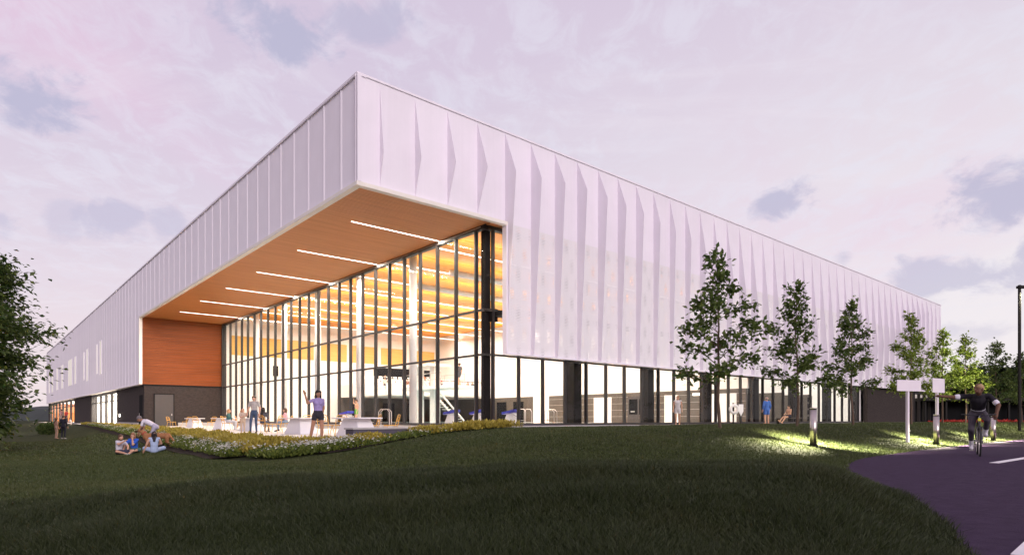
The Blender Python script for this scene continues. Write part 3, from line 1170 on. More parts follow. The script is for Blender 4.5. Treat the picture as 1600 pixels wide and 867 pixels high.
for a, b in PZ:      # the two end panes
    MB().box(WX + 0.008, WX + 0.032, 1.12, wy[0] - 0.056, a, b).build('pane', M['glass'], ww)
    MB().box(WX + 0.008, WX + 0.032, wy[-1] + 0.056, 44.1, a, b).build('pane', M['glass'], ww)
MB().box(WX - 0.14, WX + 0.16, 44.1, 44.25, SIL, HD).build('mullion', M['frame'], ww)
SY, SX1 = 1.0, 56.4
mb = MB()
mb.box(WX + 0.161, SX1, SY - 0.1, SY + 0.16, SIL - 0.04, SIL + 0.10)
mb.box(WX + 0.161, SX1, SY - 0.1, SY + 0.16, HD - 0.02, SOF + 0.049)
mb.box(WX + 0.101, SX1, SY - 0.06, SY + 0.10, T1Z - 0.05, T1Z + 0.05)
mb.box(WX + 0.101, SX1, SY - 0.06, SY + 0.10, T2Z - 0.05, T2Z + 0.05)
sw = part('south_window_wall', mb, M['frame'])
mb = MB()
mb.box(WX + 0.31, XE - 0.1, SY - 0.04, SY + 0.3, 0.0, SIL - 0.041)
part('sill_curb', mb, M['curb'])
xs = [7.98 + G * k for k in range(0, 28)]
for x in xs:
    link('mullion', ms, sw, (x, SY, 0))
for x in xs[:-1]:
    for m_ in ps_:
        link('pane', m_, sw, (x, SY + 0.02, 0))
# dark steel columns behind the south glass, a big one on the corner
def hcol(x, y, name='steel_column', w_=0.42):
    m_ = MB()
    m_.box(x - w_ / 2, x + w_ / 2, y - w_ / 2, y - w_ / 2 + 0.05, SIL, SOF)
    m_.box(x - w_ / 2, x + w_ / 2, y + w_ / 2 - 0.05, y + w_ / 2, SIL, SOF)
    m_.box(x - w_ / 2 + 0.02, x + w_ / 2 - 0.02, y - w_ / 2 + 0.051, y + w_ / 2 - 0.051, SIL, SOF)
    return part(name, m_, M['steel'])
hcol(7.86, 1.42, w_=0.34)
for k in range(1, 8):
    hcol(7.55 + 6.96 * k, 1.55, w_=0.62)
mb = MB()
mb.box(8.05, 9.4, 0.30, 1.2, T2Z - 0.28, T2Z - 0.06)
mb.box(7.9, 8.3, 1.0, 1.3, T2Z - 0.55, T2Z + 0.1)
part('screen_bracket', mb, M['steel'])
# white round columns along the west glass
for k in range(5):
    MB().lathe([(0.23, SIL), (0.23, 11.2)], 20, (8.45, 9.3 + 6.96 * k, 0)).build('round_column', M['colw'], B, True)

# ---- pool hall interior
HX, HY, CZ = 34.0, 44.0, 11.25
FZ = 0.33
mb = MB()
mb.box(WX + 0.3, HX, SY + 0.3, HY + 0.25, 0.05, FZ)
part('pool_deck', mb, M['floor_in'])
mb = MB()
mb.box(10.5, 28.5, 6.0, 36.0, FZ + 0.001, FZ + 0.012)
part('pool_water', mb, M['water'])
mb = MB()
mb.box(WX + 0.1, XE - 1, SY + 0.1, HY + 0.3, CZ + 0.1, CZ + 0.2)
mb.box(WX + 0.2, WX + 0.4, SY, HY, SOF + 0.05, CZ + 0.1)
mb.box(WX + 0.4, XE - 1, SY + 0.2, SY + 0.4, SOF + 0.05, CZ + 0.1)
clg = part('hall_ceiling', mb, M['white'])
# wooden ceiling boards in bands, pairs of lit lines between them
nb = 9
bw_ = (HY - SY - 0.6) / nb
for k in range(nb):
    y0 = SY + 0.5 + k * bw_
    MB().box(WX + 0.42, HX - 0.1, y0 + 0.05, y0 + bw_ * 0.5 - 0.04, CZ - 0.02, CZ + 0.09).build('ceiling_board', M['woodceil'], clg)
    MB().box(WX + 0.42, HX - 0.1, y0 + bw_ * 0.5 + 0.04, y0 + bw_ - 0.05, CZ - 0.02, CZ + 0.09).build('ceiling_board', M['woodceil'], clg)
    li = MB().box(WX + 0.6, HX - 0.3, y0 - 0.035, y0 + 0.035, CZ - 0.84, CZ - 0.78).build('ceiling_light', M['ceil_lamp'], clg)
    up = area('added_ceiling_fill', WX + 0.6, HX - 0.3, y0 - 0.03, y0 + 0.03, CZ - 0.76, 400, (1.0, 0.93, 0.82), li)  # upward fill added to brighten the ceiling boards
    up.rotation_euler = (math.pi, 0, 0)
    area('ceiling_glow', WX + 0.6, HX - 0.3, y0 - 0.03, y0 + 0.03, CZ - 0.86, 1550, (1.0, 0.94, 0.86), li)
# walls
mb = MB()
mb.box(WX + 0.1, HX, HY, HY + 0.25, FZ, CZ + 0.1)
nw = part('hall_north_wall', mb, M['wall_in'])
for x0, x1 in ((8.2, 12.6), (12.9, 17.0), (17.6, 21.0), (21.4, 25.0), (25.5, 29.0), (29.5, 33.2)):
    o = MB().box(x0, x1, HY - 0.06, HY - 0.001, 7.3, 9.3).build('acoustic_panel', M['woodpale'], nw)
    m_ = MB()
    for j in range(9):
        m_.box(x0, x1, HY - 0.085, HY - 0.061, 7.34 + j * 0.217, 7.34 + j * 0.217 + 0.15)
    tag(m_.build('panel_slats', M['woodpale'], o), kind='stuff')
mb = MB()
mb.box(HX, HX + 0.25, SY + 0.3, HY + 0.25, 3.1, CZ + 0.1)
mb.box(HX, HX + 0.25, 23.5, 26.0, FZ, 3.099)
ew = part('hall_east_wall', mb, M['wall_in'])
mb = MB()
mb.box(HX - 0.05, HX + 0.2, SY + 0.4, 23.49, FZ, 3.099)
mb.box(HX - 0.05, HX + 0.2, 26.01, HY, FZ, 3.099)
tl = part('tile_wall', mb, M['tile'], ew)
for y0 in (27.5, 30.4):
    MB().box(HX - 0.09, HX - 0.052, y0, y0 + 1.7, FZ, 2.6).build('dark_opening', M['black'], ew)
for y0, y1 in ((2.2, 4.4), (7.6, 9.0), (15.0, 17.2)):          # bright openings in the tiled wall
    MB().box(HX - 0.09, HX - 0.052, y0, y1, FZ, 2.75).build('opening', M['white'], ew)
dd = MB().box(HX - 0.11, HX - 0.052, 10.6, 13.0, FZ, 2.75).build('double_door', M['door'], ew)
for y0 in (10.75, 11.9):
    MB().box(HX - 0.13, HX - 0.111, y0, y0 + 0.95, 1.1, 2.5).build('pane', M['black'], dd)
    MB().box(HX - 0.15, HX - 0.131, y0 + 0.3, y0 + 0.75, 1.3, 1.42).build('push_bar', M['chrome'], dd)
for y0 in (5.4, 19.2):
    MB().box(HX - 0.10, HX - 0.052, y0, y0 + 0.75, 2.65, 2.85).build('exit_sign', M['ceil_lamp'], ew)
# wave line and diving letters are small; wall pilasters
for y0 in (6.5, 13.6, 20.6):
    MB().box(HX - 0.25, HX - 0.001, y0, y0 + 0.5, 3.11, CZ - 0.05).build('pilaster', M['white'], ew)

m_ = MB()
for z in (0.9, 1.5, 2.1, 2.7):
    m_.box(HX - 0.056, HX - 0.0505, SY + 0.45, 23.4, z, z + 0.025)
tag(m_.build('tile_joints', M['curb'], tl), kind='stuff')
m_ = MB()
for x_ in np.arange(9.0, 33.5, 1.2):
    m_.box(x_, x_ + 0.03, HY - 0.02, HY - 0.001, 4.2, 7.1)
tag(m_.build('wall_joints', M['curb'], nw), kind='stuff')
MB().box(12.5, 13.0, HY - 0.12, HY - 0.002, 5.3, 6.4).build('wall_panel', M['black'], nw)
for y0 in (9.6, 14.4):
    MB().lathe([(0.2, 0), (0.2, 19.0)], 12).build('air_duct', M['colw'], clg, True).matrix_local = Matrix.Translation((WX + 4, y0, CZ - 1.1)) @ Matrix.Rotation(R(90), 4, 'Y')
for i_, (px, d, lab) in enumerate(((826, 37, 'chrome pool ladder right of the starting blocks'), (868, 39, 'chrome pool ladder near the tiled wall with the life ring'), (610, 37.5, 'chrome pool ladder behind the rightmost terrace chair'))):
    p = atd(px, d)
    o = thing('pool_ladder', lab, 'pool ladder', (p.x, p.y, FZ), 0.4 * i_, 'chrome pool ladders')
    for sx_ in (-0.25, 0.25):
        MB().path([(sx_, 0, 0), (sx_, 0, 0.8), (sx_, 0.15, 0.95), (sx_, 0.5, 0.95), (sx_, 0.65, 0.8), (sx_, 0.65, 0.0)], 0.022, 8).build('handrail', M['chrome'], o)
    MB().box(-0.25, 0.25, 0.55, 0.72, 0.25, 0.29).build('step', M['chrome'], o)

# spectator balcony
mb = MB()
mb.box(20.0, HX - 0.3, 33.0, HY - 0.01, 3.15, 3.55)
mb.box(20.0, HX - 0.3, 32.9, 33.1, 3.3, 4.25)
bal = part('spectator_balcony', mb, M['wall_in'])
mb = MB()
mb.box(20.0, HX - 0.35, HY - 0.4, HY - 0.02, FZ, 3.149)
part('tile_wall', mb, M['tile'], bal)
for k in range(3):
    MB().box(20.1, HX - 0.4, 34.2 + k * 1.7, 35.9 + k * 1.7 if k < 2 else HY - 0.1, 3.551, 3.75 + k * 0.42).build('tier', M['wall_in'], bal)
seat_me = MB().box(-0.22, 0.22, 0, 0.42, 0.38, 0.44).add([(-0.22, 0.40, 0.42), (0.22, 0.40, 0.42), (0.22, 0.52, 0.86), (-0.22, 0.52, 0.86), (-0.22, 0.45, 0.42), (0.22, 0.45, 0.42), (0.22, 0.57, 0.86), (-0.22, 0.57, 0.86)], [(0, 1, 2, 3), (5, 4, 7, 6), (0, 3, 7, 4), (1, 5, 6, 2), (3, 2, 6, 7)]).box(-0.04, 0.04, 0.15, 0.25, 0, 0.38).mesh('seat', M['white'])
for k in range(3):
    for j in range(21):
        link('seat', seat_me, bal, (20.6 + j * 0.62, 34.7 + k * 1.7, 3.75 + k * 0.42))
m_ = MB()
for j in range(15):
    m_.tube((20.1 + j * 0.95, 33.0, 4.25), (20.1 + j * 0.95, 33.0, 4.85), 0.02)
m_.tube((20.0, 33.0, 4.86), (HX - 0.4, 33.0, 4.86), 0.03)
m_.build('guard_rail', M['steel'], bal)
MB().box(24.5, 33.0, HY - 0.05, HY - 0.012, 4.9, 6.9).build('dark_window', M['black'], bal)
for x0 in (26.5, 28.6, 30.8):
    MB().box(x0, x0 + 0.12, HY - 0.07, HY - 0.051, 4.9, 6.9).build('window_bar', M['white'], bal)
for x0 in (21.5, 25.5, 29.0):
    MB().box(x0, x0 + 1.6, HY - 0.46, HY - 0.402, FZ, 2.6).build('dark_opening', M['black'], bal)

# diving tower with stair
dt = thing('diving_tower', 'white concrete diving tower with a sloping stair inside the pool hall', 'diving tower', (16.5, 17.0, FZ))
MB().box(-0.3, 0.3, 1.6, 2.2, 0, 4.6).box(-0.3, 0.3, 4.0, 4.6, 0, 4.6).build('pier', M['wall_in'], dt)
MB().box(-1.2, 1.2, -2.0, 5.2, 2.72, 2.95).build('platform', M['white'], dt)
MB().box(-1.1, 1.1, 1.2, 5.2, 4.6, 4.8).build('platform', M['white'], dt)
m_ = MB()
m_.tube((1.3, 5.0, 3.9), (5.2, 5.0, 0.2), 0.09)
m_.tube((1.3, 6.0, 3.9), (5.2, 6.0, 0.2), 0.09)
m_.build('stair_stringer', M['white'], dt)
m_ = MB()
for j in range(14):
    u = (j + 0.5) / 14
    m_.box(1.3 + 3.9 * u - 0.15, 1.3 + 3.9 * u + 0.15, 5.0, 6.0, 3.0 * (1 - u), 3.0 * (1 - u) + 0.05)
m_.build('stair_treads', M['wall_in'], dt)
m_ = MB()
for x in (-1.15, 1.15):
    for y in (-0.6, 0.8, 2.2, 3.6, 5.0):
        m_.tube((x, y, 2.95), (x, y, 3.95), 0.02)
    m_.tube((x, -0.6, 3.95), (x, 5.0, 3.95), 0.025)
    m_.tube((x, -0.6, 3.45), (x, 5.0, 3.45), 0.015)
m_.build('railing', M['chrome'], dt)

# starting blocks with blue tops near the south end
sb = None
pos = []
for i, (px, d, lab) in enumerate(((705, 34.5, 'leftmost'), (746, 34.0, 'second from the left'), (797, 33.5, 'right of the dark corner column'), (541, 41.0, 'behind the waving girl'))):
    p = atd(px, d)
    if sb is None:
        o = thing('starting_block', 'x', 'starting block', (p.x, p.y, FZ), R(200), 'starting blocks on the pool edge')
        MB().add([(-0.3, -0.3, 0), (0.3, -0.3, 0), (0.3, 0.3, 0), (-0.3, 0.3, 0), (-0.22, -0.1, 0.6), (0.22, -0.1, 0.6), (0.22, 0.3, 0.68), (-0.22, 0.3, 0.68)],
                 [(0, 3, 2, 1), (4, 5, 6, 7), (0, 1, 5, 4), (1, 2, 6, 5), (2, 3, 7, 6), (3, 0, 4, 7)]).build('pedestal', M['white'], o)
        MB().add([(-0.3, -0.35, 0.60), (0.3, -0.35, 0.60), (0.3, 0.4, 0.74), (-0.3, 0.4, 0.74), (-0.3, -0.35, 0.72), (0.3, -0.35, 0.72), (0.3, 0.4, 0.88), (-0.3, 0.4, 0.88)],
                 [(0, 3, 2, 1), (4, 5, 6, 7), (0, 1, 5, 4), (1, 2, 6, 5), (2, 3, 7, 6), (3, 0, 4, 7)]).build('platform_top', M['blue'], o)
        MB().path([(-0.2, 0.3, 0.6), (-0.2, 0.5, 0.5), (0.2, 0.5, 0.5), (0.2, 0.3, 0.6)], 0.02).build('grab_rail', M['chrome'], o)
        sb = o
    else:
        o = copy_tree(sb)
        o.location = (p.x, p.y, FZ)
    o['label'] = 'white starting block with blue top, ' + lab
# life ring hanging on a stand, seen through the south glass
p = atd(897, 45)
lr = thing('life_ring_stand', 'white life ring on a thin stand beside the first right hand steel column', 'life ring', (p.x, p.y, FZ), 0)
MB().torus((0, 0, 1.25), (FW.x, FW.y, 0), 0.24, 0.09, 24, 8).build('ring', M['white'], lr, True)
MB().tube((0, 0.05, 0), (0, 0.05, 1.3), 0.025).tube((-0.3, 0.05, 0.02), (0.3, 0.05, 0.02), 0.03).build('post', M['chrome'], lr)

# ---- lobby rooms east of the pool hall behind the south glass
mb = MB()
mb.box(HX + 0.25, SX1 + 0.4, SY + 0.3, 12.0, 0.05, FZ)
part('lobby_floor', mb, M['floor_in'])
mb = MB()
mb.box(HX + 0.25, SX1, 9.0, 9.2, FZ, 3.1)
mb.box(44.0, 44.25, 3.2, 9.0, FZ, 3.1)
mb.box(50.6, 50.85, 3.6, 9.0, FZ, 3.1)
part('lobby_tile_wall', mb, M['tile'])
mb = MB()
mb.box(HX + 0.25, SX1 + 0.4, 9.0, 9.2, 3.101, CZ + 0.1)
mb.box(SX1, SX1 + 0.3, SY + 0.2, 9.0, FZ, CZ + 0.1)
lobw = part('lobby_wall', mb, M['wall_in'])
for x0, x1 in ((46.0, 48.0), (52.0, 53.4), (38.5, 40.2)):
    MB().box(x0, x1, 8.94, 8.999, FZ, 2.8).build('opening', M['white'], lobw)
for k, y in enumerate((2.6, 5.4, 8.0)):
    li = MB().box(HX + 1, SX1 - 1, y - 0.05, y + 0.05, CZ, CZ + 0.05).build('ceiling_light', M['ceil_lamp'], clg)
    area('ceiling_glow', HX + 1, SX1 - 1, y - 0.03, y + 0.03, CZ - 0.04, 1000, (1.0, 0.94, 0.86), li)
# lockers / shelf visible at the right
lk = MB().box(47.5, 48.6, 2.6, 3.0, FZ, 2.9).build('locker', M['tile'], B)
for z in (0.5, 1.1, 1.7, 2.3):
    MB().box(47.6, 48.5, 2.57, 2.599, z, z + 0.42).build('locker_door', M['black'], lk)
# life ring and float board hung on the lobby side tile wall
p = atd(1147, 44)
o = thing('life_ring', 'white life ring with dark centre hung in the glass lobby behind the first tree', 'life ring', (p.x, p.y, FZ + 0.2))
MB().torus((0, 0, 0.85), (FW.x, FW.y, 0), 0.27, 0.11, 24, 8).build('ring', M['white'], o, True)
MB().box(-0.05, 0.05, 0.02, 0.1, -0.2, 1.3).build('hanger', M['steel'], o)
p = atd(1158, 44)
o = thing('float_board', 'white rescue board with pointed end next to the hanging life ring', 'rescue board', (p.x, p.y, FZ + 0.3), math.atan2(RT.y, RT.x))
MB().add([(-0.16, 0, 1.1), (0.16, 0, 1.1), (0.16, 0, 0.6), (0.0, 0, 0.25), (-0.16, 0, 0.6), (-0.16, 0.05, 1.1), (0.16, 0.05, 1.1), (0.16, 0.05, 0.6), (0.0, 0.05, 0.25), (-0.16, 0.05, 0.6)],
         [(0, 4, 3, 2, 1), (5, 6, 7, 8, 9), (0, 1, 6, 5), (1, 2, 7, 6), (2, 3, 8, 7), (3, 4, 9, 8), (4, 0, 5, 9)]).build('board', M['white'], o)
MB().box(-0.03, 0.03, 0.06, 0.1, -0.3, 1.2).build('hanger', M['steel'], o)

# ---- blind brick and small entrance at the east end of the screen facade
mb = MB()
mb.box(SX1 + 0.31, 71.0, 0.55, 0.95, 0.0, LOW + 0.6)
part('brick_wall', mb, M['brick'])
mb = MB()
mb.box(71.0, XE - 0.35, 0.5, 0.9, LOW - 0.4, LOW + 0.6)
ef = part('entrance_frame', mb, M['frame'])
for x in (71.3, 73.2, 75.2, 77.2, 79.3):
    MB().box(x - 0.09, x + 0.09, 0.55, 0.85, 0.0, LOW - 0.4).build('mullion', M['frame'], ef)
for x in (71.3, 73.2, 75.2, 77.2):
    MB().box(x + 0.1, x + 1.7, 0.69, 0.71, 0.36, LOW - 0.4).build('pane', M['glass'], ef)
mb = MB()
mb.box(71.0, XE - 0.4, 5.0, 5.2, 0, 5)
mb.box(71.0, 71.2, 1.0, 5.0, 0, 5)
part('room_wall', mb, M['wall_in'])
mb = MB()
mb.box(71.2, XE - 0.4, 1.0, 5.0, 4.5, 4.6)
cl = part('room_ceiling', mb, M['white'])
area('ceiling_glow', 72, 79, 2, 4, 4.4, 150, (1, 0.9, 0.76), cl)

# ================================================================== vegetation
rng = np.random.default_rng(11)

def leaf_arrays(C, Nrm, D, size, fold=0.25, asp=0.62):
    """pointed leaves folded on the midrib: 4 verts, 2 triangles each"""
    n = len(C)
    D = D / np.linalg.norm(D, axis=1, keepdims=True)
    Sd = np.cross(Nrm, D)
    Sd /= (np.linalg.norm(Sd, axis=1, keepdims=True) + 1e-9)
    U = np.cross(D, Sd)
    s = size[:, None]
    a = C
    b = C + D * s * 0.45 + Sd * s * asp * 0.5 + U * s * fold * 0.4
    c = C + D * s
    d = C + D * s * 0.45 - Sd * s * asp * 0.5 + U * s * fold * 0.4
    V = np.stack([a, b, c, d], 1).reshape(-1, 3)
    i = np.arange(n) * 4
    Fc = np.stack([np.stack([i, i + 1, i + 2], 1), np.stack([i, i + 2, i + 3], 1)], 1).reshape(-1, 3)
    return V, Fc

def young_tree_meshes(H, seed, leafmat, nleaf=1.0, lsz=(0.11, 0.2), trunk_frac=0.22, spread=1.0):
    r = np.random.default_rng(seed)
    mb = MB()
    pts = []
    x = y = 0.0
    n = 12
    for i in range(n + 1):
        z = H * 0.97 * i / n
        pts.append(Vector((x, y, z)))
        x += r.normal(0, 0.018)
        y += r.normal(0, 0.018)
    for i in range(n):
        r0 = 0.052 * (1 - i / n * 0.9) * H / 5.4
        r1 = 0.052 * (1 - (i + 1) / n * 0.9) * H / 5.4
        mb.tube(pts[i], pts[i + 1], r0, r1, 8, False)
    LC, LD, LN, LS = [], [], [], []
    def leaves(p, q, cnt, dens_r):
        for _ in range(cnt):
            u = r.uniform(0.25, 1.06)
            c = p + (q - p) * u + Vector(r.normal(0, dens_r, 3))
            dv = (q - p).normalized() * 0.8 + Vector(r.normal(0, 0.7, 3))
            dv.z -= 0.25
            nv = Vector(r.normal(0, 0.5, 3)) + Vector((0, 0, 1))
            LC.append(c); LD.append(dv); LN.append(nv); LS.append(r.uniform(*lsz))
    nlimb = 20
    ang = r.uniform(0, 6.28)
    for i in range(nlimb):
        u = (i + 0.5) / nlimb
        z = H * (trunk_frac + (0.96 - trunk_frac) * u)
        ang += 2.4 + r.normal(0, 0.35)
        # pyramid with irregular layers
        ln = spread * H * (0.245 * (1 - u) ** 1.0 + 0.025) * r.uniform(0.65, 1.2)
        rise = 0.35 + 0.55 * u + r.normal(0, 0.12)
        base = pts[min(n - 1, int(z / (H * 0.97) * n))].lerp(pts[min(n, int(z / (H * 0.97) * n) + 1)], (z / (H * 0.97) * n) % 1)
        hd = Vector((math.cos(ang), math.sin(ang), 0))
        p0 = base
        p1 = base + hd * ln * 0.5 + Vector((0, 0, ln * 0.5 * rise * 1.3))
        p2 = p1 + hd * ln * 0.5 + Vector((0, 0, ln * 0.5 * rise * 0.7))
        rb = 0.018 * (1 - u * 0.6)
        mb.tube(p0, p1, rb, rb * 0.7, 5, False)
        mb.tube(p1, p2, rb * 0.7, rb * 0.25, 5, False)
        k = int(nleaf * (26 + 40 * ln))
        leaves(p1, p2, k, 0.10 + 0.05 * ln)
        leaves(p0, p1, int(k * 0.7), 0.09)
        for j in range(3 if ln > 0.35 else 1):
            w_ = r.uniform(0.35, 0.95)
            s0 = p0.lerp(p1, w_ * 2) if w_ < 0.5 else p1.lerp(p2, w_ * 2 - 1)
            sd_ = (hd + Vector((-hd.y, hd.x, 0)) * r.choice([-1, 1]) * r.uniform(0.5, 1.1) + Vector((0, 0, r.uniform(-0.1, 0.6)))).normalized()
            s1 = s0 + sd_ * ln * r.uniform(0.3, 0.5)
            mb.tube(s0, s1, rb * 0.45, rb * 0.15, 4, False)
            leaves(s0, s1, int(nleaf * (16 + 22 * ln)), 0.09)
    leaves(pts[-3], pts[-1] + Vector((0, 0, 0.15)), int(40 * nleaf), 0.09)
    V, Fc = leaf_arrays(np.array([tuple(c) for c in LC]), np.array([tuple(c) for c in LN]), np.array([tuple(c) for c in LD]), np.array(LS))
    return mb.mesh('trunk', M['bark'], True), nmesh('crown', V, Fc, leafmat)

protos = [young_tree_meshes(5.4, 21 + i, M['leaf'], 0.62, (0.12, 0.22), spread=0.93) for i in range(4)]
protos2 = [young_tree_meshes(5.4, 51 + i, M['leaf2'], 0.68, (0.12, 0.21), spread=0.92) for i in range(3)]
def tree_at(s, t, pr, H, rz, label):
    o = thing('young_tree', label, 'tree', (s, t, gz((s, t)) - 0.02), rz, 'young trees planted in a row along the path')
    o.scale = (H / 5.4,) * 3
    link('trunk', pr[0], o)
    link('crown', pr[1], o)
    return o
rows = [(1125, 18.8, protos[0], 5.45, 'tallest dark green young tree, nearest the glass corner in the row'),
        (1245, 22.4, protos[1], 5.25, 'dark green young tree standing behind the first steel bollard'),
        (1333, 26.6, protos[2], 5.4, 'young tree before the dark brick end of the glass, third in the row'),
        (1424, 30.6, protos2[0], 5.5, 'bright green young tree behind the wide white sign board'),
        (1473, 34.4, protos2[1], 5.3, 'bright green young tree behind the narrow white sign post'),
        (1509, 38.4, protos2[2], 5.5, 'bright green young tree just left of the cyclist head'),
        (1557, 43.0, protos[3], 5.7, 'green young tree behind the cyclist, left of the lamp post'),
        (1597, 49.0, protos[1], 5.6, 'green young tree cut by the right edge behind the lamp post')]
for i, (px, d, pr, H, lab) in enumerate(rows):
    p = atd(px, d)
    tree_at(p.x, p.y, pr, H, 1.3 * i + 0.4, lab)

def crown_tree(name, label, loc, H, Rx, nleaf, leafmat, seed, lsz, z0=0.15, nclump=140, group=None, droop=0.25):
    """broad tree: limbs reach clumps spread through the crown's volume"""
    r = np.random.default_rng(seed)
    o = thing(name, label, 'tree', loc, r.uniform(0, 6), group)
    mb = MB()
    tp = [Vector((0, 0, 0)), Vector((0.1, 0.05, H * 0.25)), Vector((0.0, 0.1, H * 0.55)), Vector((0.05, 0, H * 0.85))]
    rad = [H * 0.035, H * 0.028, H * 0.018, H * 0.006]
    for i in range(3):
        mb.tube(tp[i], tp[i + 1], rad[i], rad[i + 1], 10, False)
    C, D, Nn, Sz = [], [], [], []
    for i in range(nclump):
        u = r.uniform(0, 1)
        zf = z0 + (1 - z0) * u
        prof = math.sin(math.pi * min(1, 0.12 + 0.88 * u) ** 0.75) ** 0.75      # widest low-mid
        a = r.uniform(0, 2 * math.pi)
        rr_ = Rx * prof * math.sqrt(r.uniform(0.12, 1.0)) * r.uniform(0.80, 0.95)
        c = Vector((math.cos(a) * rr_, math.sin(a) * rr_, H * zf * 0.97))
        st = tp[1].lerp(tp[3], max(0, min(1, zf - 0.25)))
        mid = st.lerp(c, 0.55) + Vector((0, 0, 0.06 * H))
        mb.tube(st, mid, H * 0.008, H * 0.005, 5, False)
        mb.tube(mid, c, H * 0.005, H * 0.0015, 4, False)
        cs = Rx * r.uniform(0.11, 0.19)
        nl = int(nleaf / nclump * r.uniform(0.6, 1.4))
        out_ = Vector((math.cos(a), math.sin(a), 0))
        q = r.normal(0, 1, (nl, 3)) * np.array([cs * 0.50, cs * 0.50, cs * 0.24])
        q = q + np.outer(r.uniform(-0.5, 0.8, nl), np.array([out_.x, out_.y, -droop])) * cs
        C.append(q + np.array(c))
        dd_ = r.normal(0, 0.6, (nl, 3)) + np.array([out_.x, out_.y, -0.35])
        D.append(dd_)
        Nn.append(r.normal(0, 0.45, (nl, 3)) + np.array([0, 0, 1]))
        Sz.append(r.uniform(*lsz, nl))
    V, Fc = leaf_arrays(np.vstack(C), np.vstack(Nn), np.vstack(D), np.concatenate(Sz))
    link('trunk', mb.mesh('trunk', M['bark'], True), o)
    link('crown', nmesh('crown', V, Fc, leafmat), o)
    return o
p = cw(-23.35, 21.5)
crown_tree('maple_tree', 'large leafy maple cut by the left edge of the picture', (p.x, p.y, gz(p)), 11.6, 5.7, 190000, M['leafbig'], 5, (0.13, 0.25), 0.07, 520)

# dense dark trees behind the path's far end
for i, (px, d, H, Rx) in enumerate(((1492, 96, 8.0, 5.0), (1528, 92, 8.8, 5.5), (1566, 90, 8.6, 5.5), (1606, 88, 9.2, 5.8), (1655, 86, 9.0, 6))):
    p = atd(px, d)
    crown_tree('dense_tree', ('dense dark tree hidden behind the bright young trees', 'dense dark tree right behind the cyclist head', 'dense dark tree in the background left of the lamp post',
               'dense dark tree in the background behind the lamp post', 'dense dark tree beyond the right edge')[i], (p.x, p.y, -0.3), H, Rx, 9000, M['leafdark'], 70 + i, (0.35, 0.7), 0.05, 90,
               'dense dark trees closing the view on the right')
# low dark pavilion under those trees
p = atd(1560, 74)
pv = thing('dark_pavilion', 'low dark pavilion with posts behind the trees on the right', 'pavilion', (p.x, p.y, -0.25), math.atan2(RT.y, RT.x))
MB().box(-9, 9, 2.5, 2.8, 0, 3.1).build('back_wall', M['black'], pv)
MB().box(-9.3, 9.3, -0.4, 3.0, 3.1, 3.45).build('roof', M['steel'], pv)
for k in range(8):
    MB().box(-8.8 + k * 2.5, -8.6 + k * 2.5, 0, 0.2, 0, 3.1).build('post', M['steel'], pv)
MB().box(2.5, 9, -0.9, -0.5, 0, 1.4).build('screen_wall', M['navy'], pv)

# ---- lawn blades: one triangle each, denser near the viewer
def shade_zone(x, d):
    """1 on the near mound, its shade put into darker blades, 0 on the mown lawn"""
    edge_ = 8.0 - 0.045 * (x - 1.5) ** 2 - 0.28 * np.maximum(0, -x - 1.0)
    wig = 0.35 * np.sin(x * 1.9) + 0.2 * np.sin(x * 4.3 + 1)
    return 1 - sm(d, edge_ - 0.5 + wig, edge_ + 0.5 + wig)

def blades(n, dmin, dmax, rough):
    u = rng.uniform(0, 1, n)
    d = dmin * (dmax / dmin) ** u
    x = rng.uniform(-0.9, 0.9, n) * d
    X = CAM.x + RT.x * x + FW.x * d
    Y = CAM.y + RT.y * x + FW.y * d
    pts = np.stack([X, Y], 1)
    inn = np.interp(Y, It, Is)
    ok = (poly_sd(pts, path_poly) > rng.uniform(-0.09, 0.05, n)) & (poly_sd(pts, TERR) > 0.1)
    ok &= ~((X < inn) & (X > inn - BANK - 0.45) & (Y > -9.5)) & ~((X > -8.0) & (X < 0.3) & (Y > -8.7 - 1.05 - 1.9 * sm(-X, 2, 7.5)) & (Y < -8.6)) & (Y < 0.0 + 200 * (X < -2))
    ok &= ~((X > 7.4) & (Y > -0.15)) & (X < 90)
    rz_ = shade_zone(x, d)
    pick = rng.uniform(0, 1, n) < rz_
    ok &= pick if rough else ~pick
    X, Y, d = X[ok], Y[ok], d[ok]
    Z = ground_z(X, Y)
    Z = np.where(poly_sd(np.stack([X, Y], 1), path_poly) < 0.3, np.maximum(Z, PATH_Z), Z) - 0.005
    n = len(X)
    clump = np.sin(X * 3.1 + 2 * np.sin(Y * 1.3)) * np.cos(Y * 2.9 + 1.5 * np.sin(X * 0.9)) * 0.5 + 0.5
    if rough:
        hgt = rng.uniform(0.04, 0.085, n) * (0.55 + 0.9 * clump)
        wd = 0.0042 * (0.55 + 0.09 * d) * rng.uniform(0.7, 1.3, n)
    else:
        hgt = rng.uniform(0.022, 0.042, n) * (0.8 + 0.4 * clump) * (1 + 0.014 * d)
        wd = 0.0052 * (0.55 + 0.09 * d) * rng.uniform(0.7, 1.3, n)
    a = rng.uniform(0, 2 * np.pi, n)
    ln = rng.normal(0, 0.6, (n, 2))
    b = np.stack([X, Y, Z], 1)
    ex = np.stack([np.cos(a) * wd, np.sin(a) * wd, np.zeros(n)], 1)
    tip = b + np.stack([ln[:, 0] * hgt, ln[:, 1] * hgt, hgt], 1)
    return np.stack([b - ex, b + ex, tip], 1).reshape(-1, 3)
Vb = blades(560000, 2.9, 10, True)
tag(link('shaded_mound_grass', nmesh('shaded_mound_grass', Vb, np.arange(len(Vb)).reshape(-1, 3), M['blade'])), 'longer tufted grass on the near mound, shade put into its colour', 'grass', kind='stuff')
Vb = np.vstack([blades(330000, 4, 14, False), blades(360000, 10, 45, False)])
